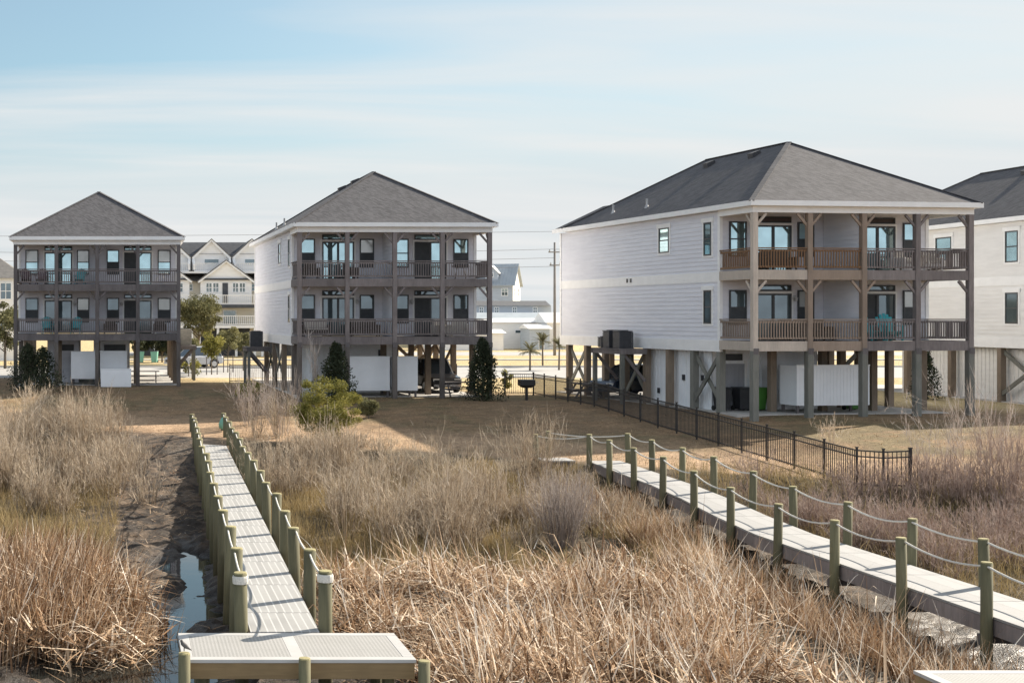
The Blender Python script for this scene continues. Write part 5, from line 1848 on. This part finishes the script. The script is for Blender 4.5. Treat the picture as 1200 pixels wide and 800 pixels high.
def clump_reeds(X, Y, ca, cr, hfun, wid, lean_az, kinkp, upright, tint=0.0, biased=0.5):
    n = len(X)
    az = np.where(rng.random(n) < biased, lean_az + rng.normal(0, 0.7, n), ca + rng.normal(0, 0.8, n))
    H = hfun(X, Y) * rng.lognormal(-0.05, 0.28, n) * (0.75 + 0.5 * cr)
    H = np.minimum(H, rng.uniform(1.25, 1.75, n))
    th0 = np.abs(rng.normal(upright, 0.22, n)) + cr ** 3 * 0.5
    th1 = np.abs(rng.normal(0.2, 0.25, n))
    kink = np.where(rng.random(n) < kinkp, rng.uniform(0.6, 2.1, n), 0)
    kt = rng.uniform(0.2, 0.85, n)
    r = np.clip(rng.beta(1.25, 1.6, n) + (cr - 0.5) * 0.30 + tint, 0, 1)
    return ribbons(roots(X, Y), H, az, th0, th1, rng.uniform(*wid, n), 5, kink, kt, r)


def lying(n, x0, x1, y0, y1, keep, zmax, tint=0.0):
    """broken stems lying across the bed at all heights"""
    X, Y = scatter(n, x0, x1, y0, y1, keep)
    n = len(X)
    P = roots(X, Y, 0.0)
    P[:, 2] += rng.uniform(0.03, zmax, n)
    return ribbons(P, rng.uniform(0.35, 1.1, n), rng.uniform(0, 6.28, n), rng.normal(1.45, 0.30, n), rng.normal(0.1, 0.35, n), rng.uniform(0.02, 0.05, n), 3, rnd=np.clip(rng.beta(1.4, 1.5, n) + tint, 0, 1))


kl = lambda X, Y: off_walks(X, Y) * sstep(0, 0.35, edgeL(Y) - X + (fbm(X, Y, 3) - 0.5) * 0.9) * sstep(31.5, 29.5, Y + (fbm(X * 0.7, Y, 2) - 0.5) * 3) * sstep(22.6, 23.6, Y + (fbm(X * 0.8, Y + 9, 2) - 0.5) * 1.6)
hl_ = lambda X, Y: (0.85 + 1.0 * sstep(0.0, 1.8, edgeL(Y) - X)) * (0.8 + 0.4 * fbm(X * 0.6, Y * 0.6, 2)) * (0.75 + 0.25 * sstep(23, 25.5, Y))
X, Y, ca, cr = clumped(1000, 18, -9.5, 1.0, 21.5, 31.5, kl)
pa = clump_reeds(X, Y, ca, cr, hl_, (0.017, 0.038), 0.3, 0.3, 0.15, 0.04, 0.35)
pb = lying(12000, -9.5, 1.2, 21.5, 28, kl, 0.75, 0.05)
stuff('reed_bed', *join([pa, pb]), 'reed')

# centre reed bed, much of it lodged and broken
kc = lambda X, Y: off_walks(X, Y) * sstep(0, 0.6, X - 3.75 - 0.02 * (Y - 21) + (fbm(X, Y, 3) - 0.5) * 0.6) * sstep(0, 0.9, np.interp(Y, [14, 20, 23, 26, 29, 32], [10.4, 11.6, 12.4, 13.1, 13.7, 14.0]) - X + (fbm(X, Y + 5, 3) - 0.5) * 1.4) * sstep(31.0, 28.8, Y + (fbm(X * 0.5, Y * 0.5 + 3, 2) - 0.5) * 3.5) * sstep(18.4, 19.0, Y) * sstep(0.44, 0.53, fbm(X * 1.0 + 31, Y * 1.0, 3))
hc_ = lambda X, Y: (0.84 + 0.22 * sstep(29, 24, Y) + 0.22 * sstep(8, 11, X)) * (0.45 + 1.15 * fbm(X * 0.55 + 7, Y * 0.55, 2))
X, Y, ca, cr = clumped(1050, 14, 3.4, 14.6, 18.5, 32, kc)
pa = clump_reeds(X, Y, ca, cr, hc_, (0.02, 0.05), 2.6, 0.9, 0.45, -0.06, 0.3)
X, Y, ca, cr = clumped(330, 10, 3.6, 14.4, 19.5, 30, kc)
pb = clump_reeds(X, Y, ca, cr, lambda X, Y: hc_(X, Y) * 1.5, (0.015, 0.030), 2.7, 0.15, 0.2, 0.28, 0.6)
X, Y, ca, cr = clumped(110, 12, 8.5, 13.4, 20, 27.5, kc)
pd = clump_reeds(X, Y, ca, cr, lambda X, Y: np.full(len(X), 1.75), (0.014, 0.028), 0.2, 0.1, 0.25, 0.25, 0.8)
pc = lying(30000, 3.4, 14.6, 18.5, 31, kc, 0.55, 0.06)
stuff('reed_bed', *join([pa, pb, pc, pd]), 'reed')
# a sparse fringe of leaning stalks beside the right boardwalk
X, Y = scatter(260, 12.2, 14.9, 19.5, 27, lambda X, Y: off_walks(X, Y) * 0.8)
stuff('reed_fringe', *reeds('', X, Y, lambda X, Y: np.full(len(X), 1.15), 0.2, kinkp=0.25, upright=0.35, tint=0.2), 'reed')

# litter of broken stems on the mud
X, Y = scatter(15000, -1.5, 18.8, 20, 58, lambda X, Y: off_walks(X, Y) * np.clip(sstep(-2.2, -0.9, X - 0.03 * (Y - 25)) * sstep(4.6, 3.6, X) * (creek(X, Y) < 0.35) + np.exp(-((X - 16.6) / 2.2) ** 2) * (Y < 44), 0, 1))
n = len(X)
P = roots(X, Y, 0.015)
stuff('stem_litter', *ribbons(P, rng.uniform(0.12, 0.6, n), rng.uniform(0, 6.28, n), rng.normal(1.5, 0.12, n), rng.normal(0, 0.1, n), rng.uniform(0.01, 0.03, n), 2, rnd=rng.beta(1.6, 2.6, n)), 'reed')


# low marsh grass between
def grass(name, n, x0, x1, y0, y1, keep, h, mat, w=(0.008, 0.016), lean=0.3):
    X, Y = scatter(n, x0, x1, y0, y1, keep)
    k = len(X)
    c = fbm(X * 0.8, Y * 0.8, 3)
    return stuff(name, *ribbons(roots(X, Y), h * rng.lognormal(0, 0.3, k) * (0.6 + 0.8 * c), rng.uniform(0, 6.28, k), np.abs(rng.normal(lean, 0.2, k)), np.abs(rng.normal(0.5, 0.4, k)),
                                rng.uniform(*w, k), 3, rnd=np.clip(rng.beta(2, 2, k) + (c - 0.5) * 0.8, 0, 1)), mat)


bankok = lambda X, Y: sstep(-19.6, -21.5, bank(X, Y) + (fbm(X * 0.8, Y * 0.8, 2) - 0.5) * 2)
kg = lambda X, Y: off_walks(X, Y) * bankok(X, Y) * (0.25 + 0.75 * sstep(0.36, 0.55, fbm(X * 0.7 + 3, Y * 0.7, 3)))
grass('marsh_grass', 75000, 3.9, 16.2, 28.5, 46, lambda X, Y: kg(X, Y) * (np.hypot(X - 11.7, (Y - 33.6) * 0.8) > 1.5), 0.36, 'marsh')
grass('marsh_grass', 30000, -9, -0.3, 29, 46, kg, 0.45, 'marsh')
grass('marsh_grass', 60000, 17.4, 38, 22, 46, lambda X, Y: kg(X, Y) * sstep(17.2, 18.6, X), 0.5, 'marsh')
# tufts at the lower edge of the lawn
grass('lawn_fringe', 26000, -8, 36, 40, 62, lambda X, Y: off_walks(X, Y) * np.exp(-((bank(X, Y) + 19.3) / 1.0) ** 2) * (1 - sstep(-0.5, 0.5, X - 0.3) * sstep(4.6, 3.6, X)), 0.2, 'lawn_blade', (0.01, 0.02))


grass('lawn_tufts', 110000, -8, 36, 38, 78, lambda X, Y: off_walks(X, Y) * sstep(-20, -19, bank(X, Y)) * sstep(4, 2, bank(X, Y)) * (0.2 + 0.8 * sstep(0.4, 0.6, fbm(X * 0.9 + 70, Y * 0.9, 3))), 0.075, 'lawn_blade', (0.012, 0.03), 0.6)


grass('marsh_grass', 16000, 13.2, 15.6, 20, 40, lambda X, Y: off_walks(X, Y) * (0.2 + 0.8 * sstep(0.42, 0.55, fbm(X * 1.2 + 8, Y * 0.8, 3))), 0.6, 'reed', (0.012, 0.026), 0.4)


# dry shrubs: stems, branches and twigs as thin ribbons
def shrub_geo(C, Rr, Hh, n1=26, n2=130, n3=420, w=0.016, spread=0.55, tint=0.0):
    """C (k,3) bases, Rr radii, Hh heights -> one ribbon set"""
    k = len(C)
    out = []
    ids = np.repeat(np.arange(k), n1)
    n = len(ids)
    az = rng.uniform(0, 6.28, n)
    off = rng.random(n) ** 0.5 * 0.35
    P = C[ids] + np.stack([np.cos(az) * off * Rr[ids], np.sin(az) * off * Rr[ids], np.zeros(n)], 1)
    th = np.abs(rng.normal(spread * 0.55, spread * 0.45, n)) * np.clip(Rr[ids] / Hh[ids] * 1.4, 0.5, 1.6)
    L = Hh[ids] * rng.uniform(0.6, 1.0, n)
    th1 = rng.normal(0.1, 0.2, n)
    out.append(ribbons(P, L, az, th, th1, np.full(n, w * 1.3), 3, rnd=np.clip(rng.beta(2, 3, n) + tint - 0.1, 0, 1)))

    def children(P, L, az, th, th1, m, fl, wf, t0, dth):
        i = rng.integers(0, len(P), m)
        t_ = rng.uniform(t0, 1.0, m)
        thm = th[i] + th1[i] * 0.4 * t_
        d = np.stack([np.sin(thm) * np.cos(az[i]), np.sin(thm) * np.sin(az[i]), np.cos(thm)], 1)
        p = P[i] + d * (L[i] * t_)[:, None]
        return p, L[i] * fl * rng.uniform(0.5, 1.1, m), az[i] + rng.normal(0, 1.1, m), np.abs(thm + rng.normal(0.15, dth, m)), rng.normal(-0.1, 0.3, m), wf
    a = children(P, L, az, th, th1, n2 * k, 0.48, w * 0.8, 0.22, 0.40)
    m = n2 * k
    out.append(ribbons(a[0], a[1], a[2], a[3], a[4], np.full(m, a[5]), 2, rnd=np.clip(rng.beta(2, 2.2, m) + tint, 0, 1)))
    b = children(a[0], a[1], a[2], a[3], a[4], n3 * k, 0.55, w * 0.62, 0.2, 0.5)
    m = n3 * k
    out.append(ribbons(b[0], b[1], b[2], b[3], b[4], np.full(m, b[5]), 2, rnd=np.clip(rng.beta(2.4, 2, m) + tint, 0, 1)))
    return join(out)


def thicket(name, n, x0, x1, y0, y1, keep, r, h, mat, **kw):
    X, Y = scatter(n, x0, x1, y0, y1, lambda X, Y: off_walks(X, Y) * keep(X, Y) * (0.15 + 0.85 * sstep(0.42, 0.54, fbm(X * 0.42 + 13, Y * 0.42 + 5, 2))))
    k = len(X)
    c = fbm(X * 0.3 + 50, Y * 0.3, 2)
    v, q, rr = shrub_geo(roots(X, Y, -0.05), rng.uniform(*r, k), rng.uniform(*h, k) * (0.65 + 0.7 * c), **kw)
    return stuff(name, v, q, rr, mat)


thicket('dry_scrub', 165, -9, 0.9, 40, 60, lambda X, Y: sstep(-18.6, -20.5, bank(X, Y)) * sstep(1.0, 0.2, X), (0.6, 1.2), (1.0, 1.75), 'twig', w=0.020)
thicket('dry_scrub', 165, 4.4, 11.0, 33, 61, lambda X, Y: sstep(-18.4, -20.5, bank(X, Y) + 2.5 * sstep(7.5, 10, X)) * sstep(-45, -39, bank(X, Y) + (fbm(X, Y, 2) - .5) * 8) * np.where(Y > 45, sstep(8.9, 7.9, X), 1.0) * (np.hypot((X - 8.0) / 1.9, (Y - 50.5) / 3.0) > 1), (0.6, 1.2), (1.0, 1.9), 'twig', w=0.019)
thicket('dry_scrub', 140, 8.0, 14.6, 34.5, 49, lambda X, Y: sstep(-22.3, -24.0, bank(X, Y)) * (np.hypot(X - 11.8, Y - 34.4) > 1.5), (0.5, 1.0), (0.5, 1.0), 'twig', w=0.016)
thicket('dry_scrub', 185, 18.4, 25, 29.5, 42, lambda X, Y: sstep(-20.5, -21.6, bank(X, Y)) * sstep(-38.0, -31, bank(X, Y) - 0.2 * (X - 25)), (0.6, 1.1), (0.8, 1.15), 'twig_red', w=0.016)
thicket('dry_scrub', 290, 24.5, 42, 26, 40, lambda X, Y: sstep(-20.0, -21.6, bank(X, Y)) * sstep(-38.0, -31, bank(X, Y) - 0.2 * (X - 25)), (0.6, 1.2), (1.0, 1.8), 'twig_red', w=0.016)


thicket('dry_scrub', 46, 5.6, 10.2, 43.5, 50.5, lambda X, Y: sstep(-20.3, -21.5, bank(X, Y) - 1.5), (0.6, 1.0), (0.65, 0.95), 'twig', w=0.018)


def shrub(label, px, D, h, r, mat, n1=30, n2=170, n3=600, w=0.014, tint=0.0, spread=0.55, group=None, name='dry_shrub', dx=0.0):
    x = (px - PX) * D / F
    z = gzs(x, D)
    v, q, rr = shrub_geo(np.array([[0, 0, -0.05]]), np.array([r]), np.array([h]), n1, n2, n3, w, spread, tint)
    o = npmesh(name, v, q, mat, {'rnd': ('FLOAT', rr)})
    o.location = (x, D, z)
    return tag(o, label, 'shrub', group)


shrub('grey rounded tussock of fine stems behind the reeds, left of the right boardwalk', 658, 34.2, 1.75, 1.15, 'twig_grey', 200, 900, 2200, 0.013, -0.12, 0.55)
shrub('bare shrub in front of the far end of the right boardwalk', 624, 42.6, 2.1, 1.4, 'twig', 70, 420, 1700, 0.016, -0.05)
shrub('bare branching bush on the lawn edge at the far right, before the rightmost house', 1150, 41.0, 2.7, 1.5, 'twig_grey', 22, 150, 650, 0.015, 0.12, 0.6)
shrub('thin leafless bush standing up from the scrub right of the fence end', 1095, 40.5, 2.3, 1.1, 'twig_grey', 14, 90, 330, 0.014, 0.2, 0.6)
shrub('pale small dry bush on the lawn in front of the biggest house', 977, 47.5, 1.0, 0.8, 'twig', 26, 120, 420, 0.014, 0.25)
shrub('pale dry bush at the foot of the left dark evergreen, leftmost house', 40, 66.0, 1.5, 1.4, 'twig', 34, 240, 900, 0.02, 0.25)
shrub('rounded dry bush left of the mud strip', 98, 54.5, 2.0, 1.6, 'twig', 40, 260, 1000, 0.018, 0.12)
shrub('large dry bush at the far left edge', 12, 50.0, 2.2, 1.7, 'twig', 40, 260, 1000, 0.018, 0.1)
shrub('wispy upright bush beside the far end of the left boardwalk', 296, 58.5, 2.2, 1.2, 'twig_grey', 34, 220, 800, 0.017, 0.0, 0.45)
shrub('dark bare sapling before the yellow-green bush', 330, 55.0, 2.3, 1.1, 'twig_grey', 30, 180, 700, 0.017, 0.05)
shrub('slender upright dry stems on the lawn edge before the leftmost house', 122, 60.0, 1.9, 0.5, 'twig', 14, 70, 160, 0.016, 0.1, 0.3)
shrub('bare pale sapling left of the dark juniper by the second house', 372, 66.5, 3.0, 0.7, 'twig_grey', 7, 60, 240, 0.03, 0.35, 0.35)


# ------------------------------------------------------------------ leafy plants
def trunk_mesh(h, r0, limbs, mat='bark', parent=None, name='trunk'):
    m = MB()
    m.cyl((0, 0, -0.25), (0, 0, h * 0.55), r0, r0 * 0.7, 8)
    m.cyl((0, 0, h * 0.55), (0.1 * h * 0.3, 0, h), r0 * 0.7, r0 * 0.3, 8)
    for k in range(limbs):
        a = 6.28 * k / max(1, limbs) + random.uniform(-0.4, 0.4)
        z = h * random.uniform(0.4, 0.8)
        L = h * random.uniform(0.35, 0.55)
        q = Vector((math.cos(a) * L * 0.75, math.sin(a) * L * 0.75, z + L * 0.6))
        m.cyl((0, 0, z), q, r0 * 0.45, r0 * 0.12, 6)
    return m.build(name, mat, parent, smooth=True)


def leafy(name, label, cat, P, blobs, nleaf, size, mat, trunk_h, r0, limbs=5, group=None, flat=1.0):
    root = thing(name, label, cat, P, random.uniform(0, 6), group)
    trunk_mesh(trunk_h, r0, limbs, parent=root)
    C = np.array([b[:3] for b in blobs], float)
    Rr = np.array([b[3:6] for b in blobs], float)
    v, q, r = leaf_cloud(C, Rr, nleaf, size, flat)
    npmesh('crown', v, q, mat, {'rnd': ('FLOAT', r)}, root)
    return root


def blobset(k, cx, cz, rx, rz, br):
    out = []
    for i in range(k):
        d = rng.normal(size=3)
        d /= np.linalg.norm(d)
        s = rng.uniform(0.45, 1.0)
        b = br * rng.uniform(0.6, 1.25)
        out.append((cx + d[0] * rx * s, d[1] * rx * s, cz + d[2] * rz * s, b, b, b * rng.uniform(0.6, 0.9)))
    return out


def ground_at(px, D):
    x = (px - PX) * D / F
    return (x, D, gzs(x, D))


leafy('green_bush', 'large rounded yellow-green bush before the second house', 'bush', ground_at(381, 52.5), blobset(60, 0, 1.55, 1.55, 1.2, 0.34) + blobset(24, 0, 0.8, 1.3, 0.7, 0.36), 24000, 0.075, 'leaf_yellow', 1.2, 0.07, 6)
leafy('green_bush', 'small olive round bush right of the large yellow-green one', 'bush', ground_at(432, 59.5), blobset(14, 0, 0.55, 0.5, 0.4, 0.28), 3500, 0.09, 'leaf_olive', 0.5, 0.04, 5)
leafy('green_bush', 'clipped low hedge clump with yellow tips left of the second house stilts', 'bush', ground_at(292, 68), blobset(16, 0, 0.6, 0.9, 0.4, 0.3), 4000, 0.09, 'leaf_yellow', 0.5, 0.04, 5)
leafy('green_bush', 'thin yellow-green shrub right of the conical evergreen', 'bush', ground_at(592, 71), blobset(10, 0, 0.9, 0.35, 0.7, 0.2), 900, 0.11, 'leaf_yellow', 1.3, 0.03, 4)
leafy('green_bush', 'yellowish low bush beside the shelf at the right of the leftmost house', 'bush', ground_at(221, 92), blobset(12, 0, 0.8, 0.8, 0.6, 0.35), 1800, 0.13, 'leaf_yellow', 0.8, 0.04, 4)


def conifer(label, P, h, r, n, bushy=1.0, mat='leaf_dark'):
    root = thing('evergreen', label, 'evergreen', P, random.uniform(0, 6), 'dark evergreens by the houses')
    MB().cyl((0, 0, -0.25), (0, 0, h * 0.95), 0.09, 0.015, 8).build('trunk', 'bark', root)
    bl = []
    k = 46
    for i in range(k):
        t_ = (i + 0.5) / k
        z = h * (0.06 + 0.9 * t_)
        rr = r * (1 - t_) ** 0.75 * bushy + 0.06
        a = i * 2.4
        s = rng.uniform(0.4, 1.0)
        b = 0.12 + 0.30 * rr
        bl.append((math.cos(a) * rr * s, math.sin(a) * rr * s, z, b, b, b * 1.3))
    for i in range(16):
        t_ = i / 16
        b = 0.16 + 0.42 * r * (1 - t_) ** 0.8
        bl.append((rng.normal(0, 0.05), rng.normal(0, 0.05), h * (0.08 + 0.88 * t_), b, b, 0.28))
    v, q, rn = leaf_cloud(np.array([b[:3] for b in bl]), np.array([b[3:] for b in bl]), n, 0.11)
    npmesh('crown', v, q, mat, {'rnd': ('FLOAT', rn)}, root)
    return root


conifer('dark conical evergreen at the right front corner of the second house', ground_at(566, 65.6), 3.25, 1.0, 9000)
conifer('tall dark juniper left of the wide shower stall, second house', ground_at(393, 65.8), 3.2, 1.0, 8500, 1.1)
conifer('wide dark evergreen under the left end of the leftmost house, nearer its left post', ground_at(33, 77.2), 2.9, 1.3, 5500, 1.15)
conifer('dark evergreen beside the second post of the leftmost house', ground_at(51, 76.6), 2.7, 1.15, 5500, 1.15)
conifer('small dark evergreen in the gap before the rightmost house', ground_at(1085, 66.5), 2.6, 0.7, 3500)

leafy('young_tree', 'yellow-green young tree between the two left houses', 'tree', ground_at(248, 95), blobset(20, 0, 2.3, 0.75, 1.1, 0.38), 2600, 0.16, 'leaf_yellow', 2.4, 0.05, 5, 'young trees between the left houses')
leafy('young_tree', 'olive young tree just right of the yellow-green one', 'tree', ground_at(267, 99), blobset(22, 0, 2.6, 1.05, 0.9, 0.42), 3000, 0.16, 'leaf_olive', 2.2, 0.05, 5, 'young trees between the left houses')
leafy('young_tree', 'olive young tree next to the dark shelf of the second house', 'tree', ground_at(285, 102), blobset(18, 0, 2.3, 0.9, 0.85, 0.4), 2400, 0.16, 'leaf_olive', 2.0, 0.05, 5, 'young trees between the left houses')
for px_, D, lb in ((242, 94.6, 'thin support stake left of the yellow-green young tree'), (254.5, 95, 'thin support stake right of the yellow-green young tree'), (262, 98.6, 'thin support stake left of the olive young tree'), (273, 99, 'thin support stake between the two olive young trees')):
    P = ground_at(px_, D)
    o = MB().cyl((0, 0, -0.2), (0, 0, 1.35), 0.04, 0.035, 6).build('tree_stake', 'wood_dark')
    o.location = P
    tag(o, lb, 'stake', 'stakes of the young trees')
leafy('oak_tree', 'broad olive oak before the pale terrace, between the two left houses', 'tree', ground_at(233, 117), blobset(46, 0, 4.6, 2.4, 1.6, 0.75), 9000, 0.22, 'leaf_olive', 3.8, 0.16, 7)
leafy('green_bush', 'dark green bush below the oak, behind the silver suv', 'bush', ground_at(226, 113), blobset(20, 0, 1.5, 1.3, 0.9, 0.5), 3200, 0.18, 'leaf_olive', 1.0, 0.06, 5)
leafy('oak_tree', 'olive tree at the left edge behind the leftmost house', 'tree', ground_at(6, 106), blobset(40, 0, 3.6, 2.0, 1.8, 0.75), 7000, 0.22, 'leaf_olive', 3.0, 0.14, 6)
for px_, D, lb in ((160, 120, 'dark bushy tree seen under the leftmost house, left of two'), (190, 121, 'dark bushy tree seen under the leftmost house, right of two')):
    leafy('bushy_tree', lb, 'tree', ground_at(px_, D), blobset(30, 0, 1.9, 1.4, 1.0, 0.6), 4500, 0.2, 'leaf_dark', 1.5, 0.1, 5, 'dark bushy trees behind the street')


def palm(label, P, h, s):
    root = thing('young_palm', label, 'palm', P, random.uniform(0, 6), 'young palms by the street')
    MB().cyl((0, 0, -0.2), (0.03, 0, h), 0.085, 0.06, 8).build('trunk', 'bark', root)
    n = 30
    az = rng.uniform(0, 6.28, n)
    Pp = np.tile(np.array([[0.03, 0, h]]), (n, 1))
    th0 = rng.uniform(0.15, 1.5, n)
    parts = [ribbons(Pp, np.full(n, s) * rng.uniform(0.7, 1.1, n), az, th0, rng.uniform(0.5, 1.4, n), np.full(n, 0.05), 4, waz=az + np.pi / 2)]
    for j in range(14):                                          # leaflets along each frond
        t_ = 0.2 + 0.75 * j / 13
        thm = th0 + 0.35 * t_
        d = np.stack([np.sin(thm) * np.cos(az), np.sin(thm) * np.sin(az), np.cos(thm)], 1)
        q0 = Pp + d * (s * t_ * 0.85)
        for sg in (-1, 1):
            parts.append(ribbons(q0, np.full(n, s * 0.36), az + sg * 0.9, thm + 0.3, np.full(n, 0.9), np.full(n, 0.035), 2))
    v, q, r = join(parts)
    npmesh('crown', v, q, 'leaf_palm', {'rnd': ('FLOAT', r)}, root)


palm('young palm nearest the fence, left of the three by the street', ground_at(621, 102), 1.55, 0.95)
palm('young palm in the middle of three by the street, before the small blue shed', ground_at(636, 110), 2.1, 1.05)
palm('young palm beside the utility pole, right of three by the street', ground_at(655, 103), 1.9, 0.95)
